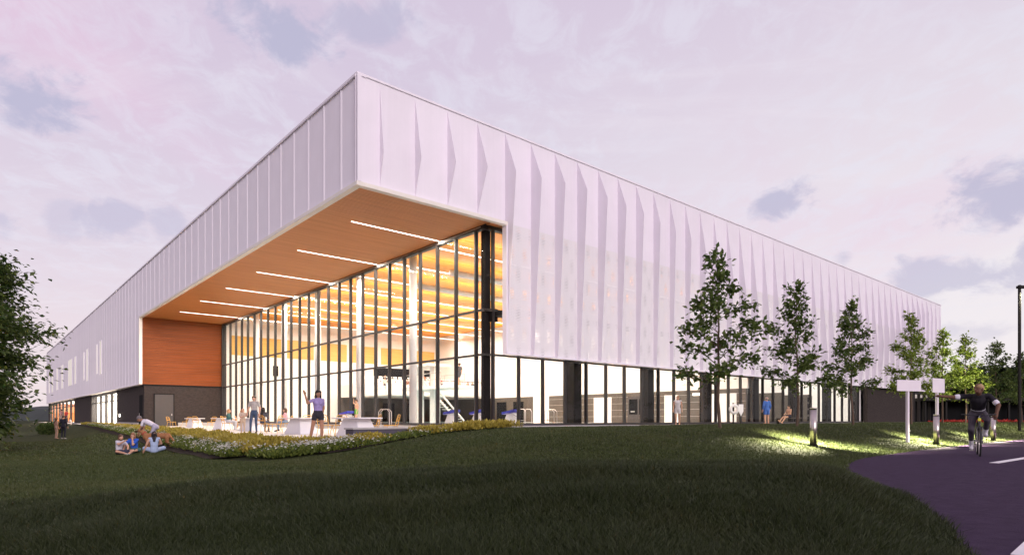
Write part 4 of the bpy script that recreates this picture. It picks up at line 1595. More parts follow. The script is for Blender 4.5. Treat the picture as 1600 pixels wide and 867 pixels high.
tag(link('lawn_grass', nmesh('lawn_grass', Vb, np.arange(len(Vb)).reshape(-1, 3), M['blade2'])), 'short mown grass covering the lawn', 'grass', kind='stuff')

# ---- planting on the bank: golden shrubs behind, white flowers in front
def tuft_leaves(P, n_each, hgt, spread, lsz, up=1.0, r=rng):
    m = len(P)
    C = np.repeat(P, n_each, 0)
    H_ = np.repeat(hgt, n_each)
    k = len(C)
    ang = r.uniform(0, 2 * np.pi, k)
    rad = spread * np.sqrt(r.uniform(0, 1, k))
    zz = r.uniform(0.15, 1, k) * H_ * (1 - 0.35 * (rad / spread) ** 2)
    C = C + np.stack([np.cos(ang) * rad, np.sin(ang) * rad, zz], 1)
    D = np.stack([np.cos(ang) * 0.6, np.sin(ang) * 0.6, np.full(k, up)], 1) + r.normal(0, 0.35, (k, 3))
    Nn = r.normal(0, 1, (k, 3))
    return leaf_arrays(C, Nn, D, r.uniform(*lsz, k), 0.2, 0.5)

def strip_pts(n, d0, d1, tmin, tmax):
    u = rng.uniform(0, 1, n) ** 1.6
    t = tmin + (tmax - tmin) * u
    dd_ = rng.uniform(d0, d1, n) * (1 - 0.3 * sm(t, 20, 60))
    s = np.interp(t, It, Is) - dd_
    return np.stack([s, t, ground_z(s, t)], 1)
def south_pts(n, d0, d1, s0, s1):
    s = rng.uniform(s0, s1, n)
    wv = 1.0 + 1.7 * sm(-s, 2, 7.5)
    t = -8.72 - rng.uniform(d0, d1, n) * wv
    return np.stack([s, t, ground_z(s, t)], 1)
Py = np.vstack([strip_pts(2000, 0.15, 0.75, -9.3, 62), south_pts(110, 0.1, 0.55, -7.4, -5.4), south_pts(60, 0.5, 0.85, -5.3, -4.4), south_pts(150, 0.1, 0.95, -3.0, 0.2)])
hy = rng.uniform(0.15, 0.24, len(Py)) + 0.10 * (np.sin(Py[:, 1] * 1.1 + Py[:, 0] * 1.9) * 0.5 + 0.5)
hy = hy * np.where(Py[:, 0] > -4.6, np.where(Py[:, 1] < -8.5, 0.75, 1), 1)
V, Fc = tuft_leaves(Py, 62, hy, 0.20, (0.05, 0.10), 1.2)
tag(link('golden_shrubs', nmesh('golden_shrubs', V, Fc, M['yshrub'])), 'band of golden yellow shrubs along the terrace edge', 'shrubs', kind='stuff')
Pw = np.vstack([strip_pts(2000, 0.72, 1.35, -9.3, 50), south_pts(340, 0.5, 0.92, -7.5, -5.0), south_pts(260, 0.45, 0.95, -5.2, -2.4)])
cl_ = np.sin(Pw[:, 0] * 1.3 + Pw[:, 1] * 0.9) + 0.6 * np.sin(Pw[:, 1] * 2.3) + rng.normal(0, 0.7, len(Pw))
hw = rng.uniform(0.10, 0.20, len(Pw))
hw = hw * np.where((Pw[:, 0] > -5.2) & (Pw[:, 1] < -8.5), 0.6, 1)
V, Fc = tuft_leaves(Pw, 42, hw, 0.14, (0.045, 0.09), 1.2)
tag(link('flower_foliage', nmesh('flower_foliage', V, Fc, M['herb'])), 'green leaves of the flowers in front of the golden shrubs', 'foliage', kind='stuff')
Pf = Pw[cl_ > 0.4]
hf = hw[cl_ > 0.4]
k = 5
C = np.repeat(Pf, k, 0) + np.stack([rng.normal(0, 0.11, len(Pf) * k), rng.normal(0, 0.11, len(Pf) * k), np.repeat(hf, k) + rng.uniform(-0.08, 0.1, len(Pf) * k)], 1)
# each bloom: three crossed petals
Vp, Fp, off = [], [], 0
for j in range(3):
    a = rng.uniform(0, 6.28, len(C))
    D = np.stack([np.cos(a), np.sin(a), rng.uniform(-0.1, 0.5, len(C))], 1)
    Nn = rng.normal(0, 0.5, (len(C), 3)) + np.array([0, 0, 1])
    sz = rng.uniform(0.03, 0.055, len(C))
    v, f = leaf_arrays(C - D * sz[:, None] * 0.5, Nn, D, sz, 0.05, 0.8)
    Vp.append(v); Fp.append(f + off); off += len(v)
tag(link('white_flowers', nmesh('white_flowers', np.vstack(Vp), np.vstack(Fp), M['flower'])), 'drifts of small white flowers on the bank', 'flowers', kind='stuff')
# rounded dark shrubs at the far left end of the bed
for i, (px, py, hh, lab) in enumerate(((72, 672, 0.75, 'round dark green shrub left of the people on the far lawn'), (84, 673, 0.8, 'round dark green shrub nearest the woman in tan'))):
    p = at(px, py, -0.45)
    o = thing('round_shrub', lab, 'shrub', (p.x, p.y, gz(p)), 0, 'round shrubs at the end of the flower bed')
    q = rng.normal(0, 1, (1600, 3))
    q /= np.linalg.norm(q, axis=1, keepdims=True)
    q = q * rng.uniform(0.6, 1.05, (1600, 1)) * np.array([hh, hh, hh * 0.75]) + np.array([0, 0, hh * 0.6])
    v, f = leaf_arrays(q, rng.normal(0, 1, (1600, 3)), q - np.array([0, 0, 0.2]) + rng.normal(0, 0.3, (1600, 3)), rng.uniform(0.1, 0.2, 1600))
    link('foliage', nmesh('foliage', v, f, M['leafbig']), o)
    MB().tube((0, 0, -0.05), (0, 0, 0.5), 0.05, 0.03).build('stem', M['bark'], o)
# red flower bed near the pavilion
n = 2600
pp = [atd(1470 + 150 * u_, 52) for u_ in rng.uniform(0, 1, n)]
C = np.array([(q.x, q.y, 0) for q in pp]) + np.stack([rng.normal(0, .5, n), rng.normal(0, .5, n), rng.uniform(0.25, 0.5, n)], 1)
v, f = leaf_arrays(C, rng.normal(0, 1, (n, 3)), rng.normal(0, 1, (n, 3)), rng.uniform(0.15, 0.28, n))
C2 = C - np.array([0, 0, 0.2])
v2, f2 = leaf_arrays(C2, rng.normal(0, 1, (n, 3)), rng.normal(0, 1, (n, 3)) + np.array([0, 0, 1]), rng.uniform(0.2, 0.3, n))
mi = np.concatenate([np.zeros(len(f), int), np.ones(len(f2), int)])
tag(link('red_flower_bed', nmesh('red_flower_bed', np.vstack([v, v2]), np.vstack([f, f2 + len(v)]), [M['redflower'], M['herb']], mi)), 'strip of red flowers below the dark pavilion', 'flowers', kind='stuff')

# ================================================================== street furniture
def bollard(px, d, h, label):
    p = atd(px, d)
    o = thing('bollard', label, 'bollard', (p.x, p.y, gz(p) - 0.02), 0, 'steel bollard lights along the path')
    MB().lathe([(0.085, 0), (0.085, h - 0.06)], 28).build('body', M['chrome'], o, True)
    MB().lathe([(0.078, h - 0.06), (0.078, h - 0.035)], 28).build('shadow_gap', M['black'], o, True)
    MB().lathe([(0.088, h - 0.035), (0.088, h - 0.008), (0.08, h)], 28).build('cap', M['chrome'], o, True)
    MB().lathe([(0.13, 0.0), (0.13, 0.025), (0.09, 0.03)], 28).build('base_flange', M['steel'], o, True)
    for k, a in enumerate((50, 170, 345)):
        e = Vector((math.cos(R(a)), math.sin(R(a)), 0))
        ld = bpy.data.lights.new('bollard_spot', 'SPOT')
        ld.energy = 3400
        ld.specular_factor = 0.0
        ld.color = (1.0, 0.90, 0.68)
        ld.spot_size = R(84)
        ld.spot_blend = 1.0
        ld.shadow_soft_size = 0.04
        lo = bpy.data.objects.new('bollard_spot', ld)
        COL.objects.link(lo)
        lo.parent = o
        lo.location = e * 0.12 + Vector((0, 0, h - 0.05))
        lo.rotation_euler = (-e * 0.85 + Vector((0, 0, 1))).to_track_quat('Z', 'Y').to_euler()
    return o
bollard(1271, 16.1, 1.02, 'steel bollard light standing alone on the lawn in front of the trees')
bollard(1463, 20.6, 1.02, 'steel bollard light in front of the narrow sign post')
bollard(1552, 25.0, 1.02, 'steel bollard light half hidden behind the cyclist')

def sign(px, d, label, yaw, bw, bh):
    p = atd(px, d)
    o = thing('blank_sign', label, 'sign', (p.x, p.y, gz(p) - 0.03), yaw)
    MB().box(-0.04, 0.04, -0.04, 0.04, 0, 2.06).build('post', M['sign'], o, False, 0.006)
    MB().box(-bw / 2, bw / 2, -0.062, -0.041, 1.70, 1.70 + bh).build('board', M['sign'], o, False, 0.004)
    MB().box(-0.06, 0.06, -0.04, -0.005, 1.76, 1.80).box(-0.06, 0.06, -0.04, -0.005, 1.92, 1.96).build('bracket', M['sign'], o)
    return o
va = math.atan2(RT.y, RT.x)
sign(1418, 20.2, 'blank white sign with a wide board facing the camera', va + 0.35, 1.08, 0.36)
sign(1464, 21.9, 'blank white sign seen nearly edge on behind the steel bollard', va + R(30), 0.80, 0.5)

# lamp post at the right edge, its arm leaving the picture
p = atd(1593, 33.5)
lp = thing('lamp_post', 'tall dark lamp post at the right edge of the picture', 'lamp post', (p.x, p.y, gz(p) - 0.02), va)
MB().box(-0.055, 0.055, -0.055, 0.055, 0, 7.9).build('pole', M['steel'], lp, False, 0.01)
MB().box(-0.15, 0.15, -0.15, 0.15, 0.0, 0.04).build('base_plate', M['steel'], lp)
hd = MB().box(-0.09, 1.25, -0.13, 0.13, 7.72, 7.86).build('arm', M['steel'], lp, False, 0.01)
MB().box(0.35, 1.2, -0.10, 0.10, 7.69, 7.718).build('lamp_lens', M['lamp'], hd)
ld = bpy.data.lights.new('lamp_post_glow', 'SPOT')
ld.energy = 11000
ld.color = (1.0, 0.93, 0.62)
ld.spot_size = R(140)
ld.spot_blend = 0.8
ld.shadow_soft_size = 0.2
lo = bpy.data.objects.new('lamp_post_glow', ld)
COL.objects.link(lo)
lo.parent = lp
lo.location = (0.8, 0, 7.66)
lo.rotation_euler = Vector((0.25, -0.1, 1)).to_track_quat('Z', 'Y').to_euler()

# ---- tables and wire chairs on the terrace
def table(px, d, label, rz=0.0):
    p = atd(px, d)
    o = thing('terrace_table', label, 'table', (p.x, p.y, 0), rz, 'white tables in a row on the terrace')
    MB().box(-0.5, 0.5, -1.15, 1.15, 0.70, 0.75).build('table_top', M['tabletop'], o, False, 0.01)
    MB().add([(-0.42, -0.98, 0), (0.42, -0.98, 0), (0.42, 0.98, 0), (-0.42, 0.98, 0), (-0.28, -0.6, 0.699), (0.28, -0.6, 0.699), (0.28, 0.6, 0.699), (-0.28, 0.6, 0.699)],
             [(0, 3, 2, 1), (4, 5, 6, 7), (0, 1, 5, 4), (1, 2, 6, 5), (2, 3, 7, 6), (3, 0, 4, 7)]).build('pedestal', M['tabletop'], o, False, 0.01)
    return o
for px, d, lab in ((304, 51, 'white table nearest the dark brick wall'), (349, 42, 'white table where the ponytailed woman sits'), (393, 36, 'white table behind the standing man in grey'),
                   (470, 29, 'white table directly left of the waving girl'), (557, 24, 'white table nearest the camera beside the low wall')):
    table(px, d, lab)
ch_proto = None
def chair(px, d, yaw, label, z=0):
    """yaw: direction the sitter faces, degrees in camera frame (0 = to the right, 90 = away)"""
    global ch_proto
    p = atd(px, d)
    wy_ = va + R(yaw) - R(90)
    if ch_proto is None:
        o = thing('wire_chair', label, 'chair', (p.x, p.y, z), wy_, 'yellow wire chairs around the terrace tables')
        m_ = MB()
        m_.box(-0.22, 0.22, -0.21, 0.22, 0.435, 0.455)
        m_.path([(-0.23, -0.22, 0.445), (0.23, -0.22, 0.445), (0.23, 0.23, 0.445), (-0.23, 0.23, 0.445)], 0.016, 6, True)
        m_.build('seat', M['yellow'], o)
        m_ = MB()
        m_.path([(-0.22, -0.22, 0.44), (-0.23, -0.27, 0.65), (-0.2, -0.32, 0.82), (-0.12, -0.335, 0.86), (0.12, -0.335, 0.86), (0.2, -0.32, 0.82), (0.23, -0.27, 0.65), (0.22, -0.22, 0.44)], 0.016, 6)
        m_.path([(-0.13, -0.265, 0.62), (-0.13, -0.31, 0.77), (0.13, -0.31, 0.77), (0.13, -0.265, 0.62)], 0.013, 6, True)
        m_.path([(-0.22, -0.26, 0.60), (0.22, -0.26, 0.60)], 0.013, 6)
        m_.build('backrest', M['yellow'], o)
        for sx in (-1, 1):
            for sy in (-1, 1):
                MB().tube((sx * 0.19, sy * 0.19, 0.437), (sx * 0.26, sy * 0.27, 0), 0.016, 0.011, 6).build('leg', M['yellow'], o)
        ch_proto = o
    else:
        o = copy_tree(ch_proto)
        o.location = (p.x, p.y, z)
        o.rotation_euler = (0, 0, wy_)
        o['label'] = label
    return o
CH = [(268, 49.5, 0, 'yellow wire chair facing right in front of the dark door'),
      (291, 54.0, 255, 'yellow wire chair behind the table nearest the brick wall, leftmost of two'),
      (309, 43.5, 80, 'yellow wire chair with its back to the camera at the left end of the tables'),
      (331, 49.0, 260, 'yellow wire chair between the first two tables'),
      (345, 47.0, 250, 'yellow wire chair behind the ponytailed woman'),
      (355, 37.5, 8, 'yellow wire chair carrying the ponytailed woman'),
      (377, 38.5, 20, 'yellow wire chair carrying the woman in red'),
      (411, 32.0, 85, 'yellow wire chair carrying the long haired woman seen from behind'),
      (429, 30.2, 175, 'empty yellow wire chair right of the standing man'),
      (447, 34.0, 185, 'yellow wire chair carrying the woman in pink'),
      (482, 29.6, 100, 'yellow wire chair behind the waving girl arm'),
      (509, 24.6, 80, 'yellow wire chair right behind the waving girl legs'),
      (529, 24.8, 130, 'yellow wire chair right of the waving girl'),
      (581, 24.0, 180, 'yellow wire chair just above the left part of the low wall'),
      (611, 24.4, 178, 'rightmost yellow wire chair on the terrace')]
for c in CH:
    chair(*c)

# ================================================================== people
_mc = {}
def cm(name, c, rough=0.75, bump=0.0):
    key = (name, c)
    if key not in _mc:
        _mc[key] = mat(name, c, rough, var=0.10, vscale=12, spec=0.25, bump=bump, bscale=70)
    return _mc[key]

def capsule(mb, p, q, r0, r1, side=None, ratio=1.0, n=10):
    """closed tapered capsule; ratio widens it along the side vector"""
    p, q = Vector(p), Vector(q)
    d = q - p
    ln = d.length
    d = d.normalized() if ln > 1e-6 else Vector((0, 0, 1))
    a = Vector(side) if side is not None else d.orthogonal()
    a = (a - d * a.dot(d))
    a = a.normalized() if a.length > 1e-5 else d.orthogonal().normalized()
    b = d.cross(a)
    rings = []
    for t in (-1.0, -0.72, -0.38):
        rings.append((p + d * (t * r0), r0 * math.sqrt(max(0.0, 1 - t * t)) if t > -1 else r0 * 0.08))
    rings.append((p, r0)); rings.append((p.lerp(q, 0.5), (r0 + r1) / 2)); rings.append((q, r1))
    for t in (0.38, 0.72, 1.0):
        rings.append((q + d * (t * r1), r1 * math.sqrt(max(0.0, 1 - t * t)) if t < 1 else r1 * 0.08))
    vs = []
    for c, r in rings:
        for i in range(n):
            th_ = 2 * math.pi * i / n
            vs.append(c + a * (math.cos(th_) * r * ratio) + b * (math.sin(th_) * r))
    fs = []
    for j in range(len(rings) - 1):
        for i in range(n):
            fs.append((j * n + i, j * n + (i + 1) % n, (j + 1) * n + (i + 1) % n, (j + 1) * n + i))
    fs.append(tuple(range(n - 1, -1, -1)))
    fs.append(tuple(range((len(rings) - 1) * n, len(rings) * n)))
    mb.add(vs, fs)

def fuse(segs, mats, voxel, name):
    """fuse capsules into one continuous skin and paint each face by the segment it belongs to.
    seg = (p, q, r0, r1, side, ratio, mat_a, mat_b, split)"""
    mb = MB()
    for s in segs:
        capsule(mb, *s[:6])
    me = mb.mesh('tmp', [])
    o = bpy.data.objects.new('tmp', me)
    COL.objects.link(o)
    rm = o.modifiers.new('r', 'REMESH')
    rm.mode = 'VOXEL'
    rm.voxel_size = voxel
    smo = o.modifiers.new('s', 'SMOOTH')
    smo.factor = 0.5
    smo.iterations = 2
    dg = bpy.context.evaluated_depsgraph_get()
    m2 = bpy.data.meshes.new_from_object(o.evaluated_get(dg))
    bpy.data.objects.remove(o)
    bpy.data.meshes.remove(me)
    m2.name = name
    m2.materials.clear()
    for m_ in mats:
        m2.materials.append(m_)
    n = len(m2.polygons)
    C = np.empty(n * 3, np.float32)
    m2.polygons.foreach_get('center', C)
    C = C.reshape(-1, 3)
    best = np.full(n, 1e9)
    mi = np.zeros(n, np.int32)
    for (p, q, r0, r1, side, ratio, ma, mb_, sp) in segs:
        if ma is None:
            continue
        p, q = np.array(p, float), np.array(q, float)
        e = q - p
        l2 = max(1e-9, e @ e)
        u = np.clip((C - p) @ e / l2, 0, 1)
        v = C - (p + u[:, None] * e)
        if side is not None and ratio != 1:
            sv = np.array(side, float)
            sv = sv - e * (sv @ e) / l2
            sv /= np.linalg.norm(sv) + 1e-9
            comp = v @ sv
            v = v - np.outer(comp * (1 - 1 / ratio), sv)
        dist = np.linalg.norm(v, axis=1) - (r0 + (r1 - r0) * u)
        better = dist < best
        best = np.where(better, dist, best)
        mi = np.where(better, np.where(u < sp, ma, mb_), mi)
    m2.polygons.foreach_set('material_index', mi.astype(np.int32))
    m2.polygons.foreach_set('use_smooth', [True] * n)
    m2.update()
    return m2

STAND = dict(pel=(0, 0, .95), waist=(0, 0, 1.10), chest=(0, .01, 1.29), neck=(0, -.01, 1.45), chin=(0, .025, 1.535), crown=(0, 0, 1.615),
             sR=(.175, -.01, 1.40), eR=(.225, -.03, 1.13), wR=(.235, .06, .90), sL=(-.175, -.01, 1.40), eL=(-.225, -.03, 1.13), wL=(-.235, .06, .90),
             hR=(.09, 0, .92), kR=(.10, .03, .51), aR=(.10, -.02, .085), tR=(.12, .13, .035), hL=(-.09, 0, .92), kL=(-.10, .03, .51), aL=(-.10, -.02, .085), tL=(-.12, .13, .035))
SIT = dict(STAND, pel=(0, -.02, .56), waist=(0, -.03, .70), chest=(0, .0, .90), neck=(0, .01, 1.06), chin=(0, .05, 1.14), crown=(0, .02, 1.22),
           sR=(.17, 0, 1.01), eR=(.22, .08, .77), wR=(.12, .28, .70), sL=(-.17, 0, 1.01), eL=(-.22, .08, .77), wL=(-.12, .28, .70),
           hR=(.09, .02, .54), kR=(.10, .43, .53), aR=(.09, .40, .10), tR=(.10, .55, .04), hL=(-.09, .02, .54), kL=(-.10, .43, .53), aL=(-.09, .40, .10), tL=(-.10, .55, .04))
FLOOR = dict(STAND, pel=(0, -.02, .13), waist=(0, -.05, .28), chest=(0, 0, .47), neck=(0, .04, .62), chin=(0, .09, .70), crown=(0, .06, .78),
             sR=(.16, .03, .57), eR=(.25, .16, .36), wR=(.10, .34, .30), sL=(-.16, .03, .57), eL=(-.25, .16, .36), wL=(-.10, .34, .30),
             hR=(.09, .02, .12), kR=(.36, .30, .18), aR=(.02, .40, .07), tR=(-.13, .44, .05), hL=(-.09, .02, .12), kL=(-.36, .30, .18), aL=(-.02, .48, .07), tL=(.13, .52, .05))

def person(label, loc, yaw, H, J, skin, top, bottom, shoe, hair, sleeve=0.5, leg=1.0, hstyle='short', voxel=0.016, hands=False, cuff=None, hem=None, hturn=0.0, group=None,
           dress=False, bulk=1.0, cat='person', rotz=None, sock=None, fem=False):
    wy_ = rotz if rotz is not None else va + R(yaw) - R(90)
    o = thing('person', label, cat, loc, wy_, group)
    k = H / 1.70
    P = {n_: Vector(v_) * k for n_, v_ in J.items()}
    if fem:
        for z in 'LR':
            off_ = (P['sL' if z == 'R' else 'sR'] - P['s' + z]).normalized() * .028 * k - Vector((0, 0, .015)) * k
            for n_ in 'sew':
                P[n_ + z] = P[n_ + z] + off_
    mats = [cm('skin', skin, 0.6), cm('top_cloth', top, 0.85, 0.1), cm('bottom_cloth', bottom, 0.85, 0.1), cm('shoe', shoe, 0.6), cm('cuff_cloth', cuff or top, 0.8), cm('hem_cloth', hem or bottom, 0.8), cm('sock', sock or skin, 0.8)]
    SK, TP, BT, SH, CF, HM, SO = range(7)
    sx = (P['sR'] - P['sL']).normalized()
    hx = (P['hR'] - P['hL']).normalized()
    b_ = bulk * k
    sg = []
    def S_(p, q, r0, r1, side=None, ratio=1.0, a=0, b=None, sp=1.1):
        sg.append((tuple(p), tuple(q), r0 * b_, r1 * b_, None if side is None else tuple(side), ratio, a, a if b is None else b, sp))
    wst = P['waist']
    S_(P['pel'] - (wst - P['pel']) * 0.25, P['pel'].lerp(wst, .45), .118, .108, hx, 1.32, BT if not dress else TP)
    S_(P['pel'].lerp(wst, .55), wst.lerp(P['chest'], .3), .104, .104, sx, 1.28, TP if hem is None else HM, TP, .35)
    S_(wst.lerp(P['chest'], .2), P['chest'], .106, .118, sx, 1.32, TP)
    S_(P['chest'], P['chest'].lerp(P['neck'], .62), .116, .075, sx, 1.45, TP)
    S_(P['sL'], P['sR'], .048 if fem else .056, .048 if fem else .056, None, 1, TP)
    S_(P['neck'] - (P['chin'] - P['neck']) * .25, P['chin'].lerp(P['neck'], .3), .052, .047, None, 1, SK)
    hd_ = (P['crown'] - P['chin'])
    fwd = Vector((math.sin(hturn), math.cos(hturn), 0))
    upv = hd_.normalized()
    fwd = (fwd - upv * fwd.dot(upv)).normalized()
    side_h = fwd.cross(upv)
    S_(P['chin'] + fwd * .018 * k, P['crown'], .066, .088, side_h, 0.90, SK)
    S_(P['chin'] - fwd * .03 * k + upv * .03 * k, P['crown'] - fwd * .03 * k, .06, .084, side_h, 0.92, SK)
    S_(P['chin'].lerp(P['crown'], .55) + fwd * .088 * k, P['chin'].lerp(P['crown'], .18) + fwd * .105 * k, .009, .015, None, 1, SK)
    for sgn in (-1, 1):
        ec = P['chin'].lerp(P['crown'], .4) + side_h * (sgn * .083 * k) - fwd * .01 * k
        S_(ec - upv * .02 * k, ec + upv * .02 * k, .014, .017, None, 1, SK)
    for z in 'LR':
        s_, e_, w_ = P['s' + z], P['e' + z], P['w' + z]
        if sleeve <= .5:
            S_(s_, e_, .054, .043, None, 1, TP, SK, sleeve * 2)
            S_(e_, w_, .043, .029, None, 1, SK)
        else:
            S_(s_, e_, .056, .046, None, 1, TP)
            S_(e_, w_, .045, .031, None, 1, TP, SK, (sleeve - .5) * 2)
        if sleeve > 0.15:
            m_ = s_.lerp(e_, min(.92, sleeve * 2 - .03))
            S_(s_.lerp(e_, .15), m_, .049 if fem else .056, .052 if fem else .060, None, 1, TP, CF, .72)
        hdv = (w_ - e_).normalized()
        hs_ = hdv.cross(Vector((0, 0, 1)))
        hs_ = hs_.normalized() if hs_.length > .1 else Vector((0, 1, 0))
        pe = w_ + hdv * .085 * k
        S_(w_, pe, .026, .03, hs_, 1.4, SK)
        if hands:
            cur = Vector((0, 0, -1)) * 0.35
            for f_ in range(4):
                off = hs_ * ((f_ - 1.5) * .021 * k)
                L_ = (.062, .074, .070, .054)[f_] * k
                f0 = pe + off
                f1 = f0 + (hdv + off * 2.2).normalized() * L_ * .6
                f2 = f1 + (hdv + cur).normalized() * L_ * .5
                S_(f0, f1, .0105, .0095, None, 1, SK)
                S_(f1, f2, .0095, .008, None, 1, SK)
            sg_ = 1 if z == 'L' else -1
            t0 = w_ + hdv * .03 * k + hs_ * (sg_ * .03 * k)
            t1 = t0 + (hdv * .7 + hs_ * sg_ * .8).normalized() * .045 * k
            S_(t0, t1, .0125, .011, None, 1, SK)
            S_(t1, t1 + hdv * .032 * k, .011, .009, None, 1, SK)
        else:
            S_(pe, pe + hdv * .07 * k + Vector((0, 0, -.02)) * k, .022, .014, hs_, 1.7, SK)
        h_, kn, an, to = P['h' + z], P['k' + z], P['a' + z], P['t' + z]
        LC = TP if dress else BT
        if leg <= .5:
            S_(h_, kn, .086, .055, None, 1, LC, SK, leg * 2)
            S_(h_, h_.lerp(kn, min(.95, leg * 2)), .092, .085, None, 1, LC)
            S_(kn, an, .056, .034, None, 1, SK, SO, .72)
        else:
            S_(h_, kn, .088, .060, None, 1, LC)
            S_(kn, an, .059, .042, None, 1, LC, SO if sock else SK, (leg - .5) * 2)
        S_(an - Vector((0, 0, .03)) * k, to, .040, .033, None, 1, SH)
        S_(an + (an - to) * .3 - Vector((0, 0, .025)) * k, to, .034, .034, None, 1, SH)
    if fem:
        for sgn in (-1, 1):
            S_(P['chest'] + sx * (sgn * .07 * k) + Vector((0, .07, -.0)) * k, P['chest'] + sx * (sgn * .07 * k) + Vector((0, .075, -.02)) * k, .062, .062, None, 1, TP)
    body = fuse(sg, mats, voxel, 'body')
    link('body', body, o)
    # hair
    hm = MB()
    hc = P['chin'].lerp(P['crown'], .78)
    hmats = cm('hair', hair, 0.55)
    up_ = upv
    capsule(hm, hc + up_ * .012 * k - fwd * .022 * k, hc + up_ * .03 * k - fwd * .012 * k, .094 * k, .088 * k, side_h, 0.96, 14)
    capsule(hm, hc + up_ * .028 * k + fwd * .020 * k - side_h * .02 * k, hc + up_ * .028 * k + fwd * .020 * k + side_h * .02 * k, .070 * k, .070 * k, up_, .80, 12)
    if hstyle != 'short':
        capsule(hm, hc - fwd * .055 * k, hc - fwd * .075 * k - up_ * .12 * k, .078 * k, .066 * k, side_h, 1.15, 12)
    if hstyle == 'long':
        capsule(hm, hc - fwd * .085 * k - up_ * .10 * k, P['chest'] - Vector((0, .12, 0)) * k, .062 * k, .035 * k, side_h, 1.35, 12)
        for sgn in (-1, 1):
            capsule(hm, hc + side_h * (sgn * .072 * k) - fwd * .01 * k, P['neck'] + side_h * (sgn * .085 * k) + fwd * .0 * k, .034 * k, .022 * k, None, 1, 8)
    if hstyle == 'pony':
        capsule(hm, hc - fwd * .10 * k + up_ * .02 * k, hc - fwd * .15 * k - up_ * .20 * k, .04 * k, .02 * k, None, 1, 8)
    link('hair', hm.mesh('hair', hmats, True), o)
    # face
    fc = MB()
    for sgn in (-1, 1):
        e0 = P['chin'].lerp(P['crown'], .52) + fwd * .083 * k + side_h * (sgn * .032 * k)
        capsule(fc, e0 - side_h * .008 * k, e0 + side_h * .008 * k, .005 * k, .005 * k, None, 1, 6)
    fc.cur = 1
    m0 = P['chin'] + fwd * .082 * k - up_ * .012 * k
    capsule(fc, m0 - side_h * .02 * k, m0 + side_h * .02 * k, .008 * k, .008 * k, None, 1, 6)
    link('face_features', fc.mesh('face_features', [cm('eye_dark', (.02, .015, .012), .3), cm('lips', (.35, .12, .10), .5)], True), o)
    return o

def pz(p, z):
    return (p.x, p.y, z)

SKIN_L, SKIN_M, SKIN_D, SKIN_T = (.52, .30, .21), (.36, .19, .12), (.13, .065, .042), (.60, .36, .24)
def J(base, **k):
    d_ = dict(base)
    d_.update(k)
    return d_

# waving girl at the terrace edge
p = at(497, 693.5, 0)
person('girl in violet shirt and dark shorts waving one arm at the terrace edge', pz(p, 0), 292, 1.50,
       J(STAND, eR=(.34, .03, 1.30), wR=(.42, .10, 1.55), eL=(-.20, -.12, 1.14), wL=(-.16, -.10, .92), aR=(.24, -.16, .09), kR=(.17, -.02, .51), tR=(.30, -.03, .035), aL=(-.10, .04, .085), kL=(-.11, .06, .51), tL=(-.13, .19, .035), chin=(.0, .035, 1.54), crown=(-.01, .02, 1.62)),
       SKIN_M, (.30, .24, .46), (.03, .028, .035), (.65, .6, .68), (.018, .013, .012), sleeve=.3, leg=.16, hstyle='long', voxel=.010, hands=True, hturn=-.3, fem=True)
# man and child walking on the terrace
p = at(397, 676.5, 0)
person('man in grey T-shirt and jeans standing on the terrace', pz(p, 0), 272, 1.82,
       J(STAND, aR=(.13, .08, .085), kR=(.12, .08, .51), tR=(.15, .23, .035), eR=(.25, -.03, 1.14), wR=(.29, .05, .90), eL=(-.25, -.03, 1.14), wL=(-.26, .06, .9)),
       SKIN_L, (.36, .34, .33), (.05, .075, .13), (.03, .02, .015), (.05, .028, .018), sleeve=.32, voxel=.012, hands=True)
p = at(379.5, 676.5, 0)
person('small child in beige clothes next to the man in grey', pz(p, 0), 285, 1.18,
       J(STAND, eR=(.22, .08, 1.2), wR=(.08, .2, 1.15), eL=(-.22, .06, 1.2), wL=(-.08, .2, 1.18), crown=(0, 0, 1.64)), SKIN_L, (.50, .40, .32), (.50, .38, .28), (.4, .25, .15), (.16, .08, .04), sleeve=1.0, voxel=.012, bulk=1.12)
# seated on the terrace
def seated(px, d, yaw, label, **kw):
    p_ = atd(px, d)
    return person(label, pz(p_, 0), yaw, kw.pop('H', 1.68), kw.pop('JJ', SIT), **kw)
seated(357, 37.4, 8, 'ponytailed woman in teal top and pale trousers sitting side on at a table', skin=SKIN_L, top=(.04, .11, .11), bottom=(.48, .47, .50), shoe=(.4, .4, .42), hair=(.42, .25, .11), sleeve=.9, hstyle='pony', voxel=.014, fem=True)
seated(378, 38.4, 20, 'woman in red dress sitting behind the child', skin=SKIN_T, top=(.48, .10, .06), bottom=(.48, .10, .06), shoe=(.3, .1, .08), hair=(.30, .14, .06), sleeve=.1, leg=.4, hstyle='long', voxel=.016, fem=True)
seated(411, 31.9, 85, 'woman with long dark hair seen from behind at a table', skin=SKIN_M, top=(.07, .07, .085), bottom=(.06, .07, .11), shoe=(.05, .05, .06), hair=(.02, .015, .014), sleeve=.9, hstyle='long', voxel=.014)
seated(446, 33.9, 185, 'woman in pink top and jeans sitting in profile facing left', skin=SKIN_T, top=(.62, .34, .36), bottom=(.17, .24, .33), shoe=(.03, .03, .03), hair=(.12, .07, .045), sleeve=.3, hstyle='pony', voxel=.014, fem=True, sock=(.6, .55, .55))

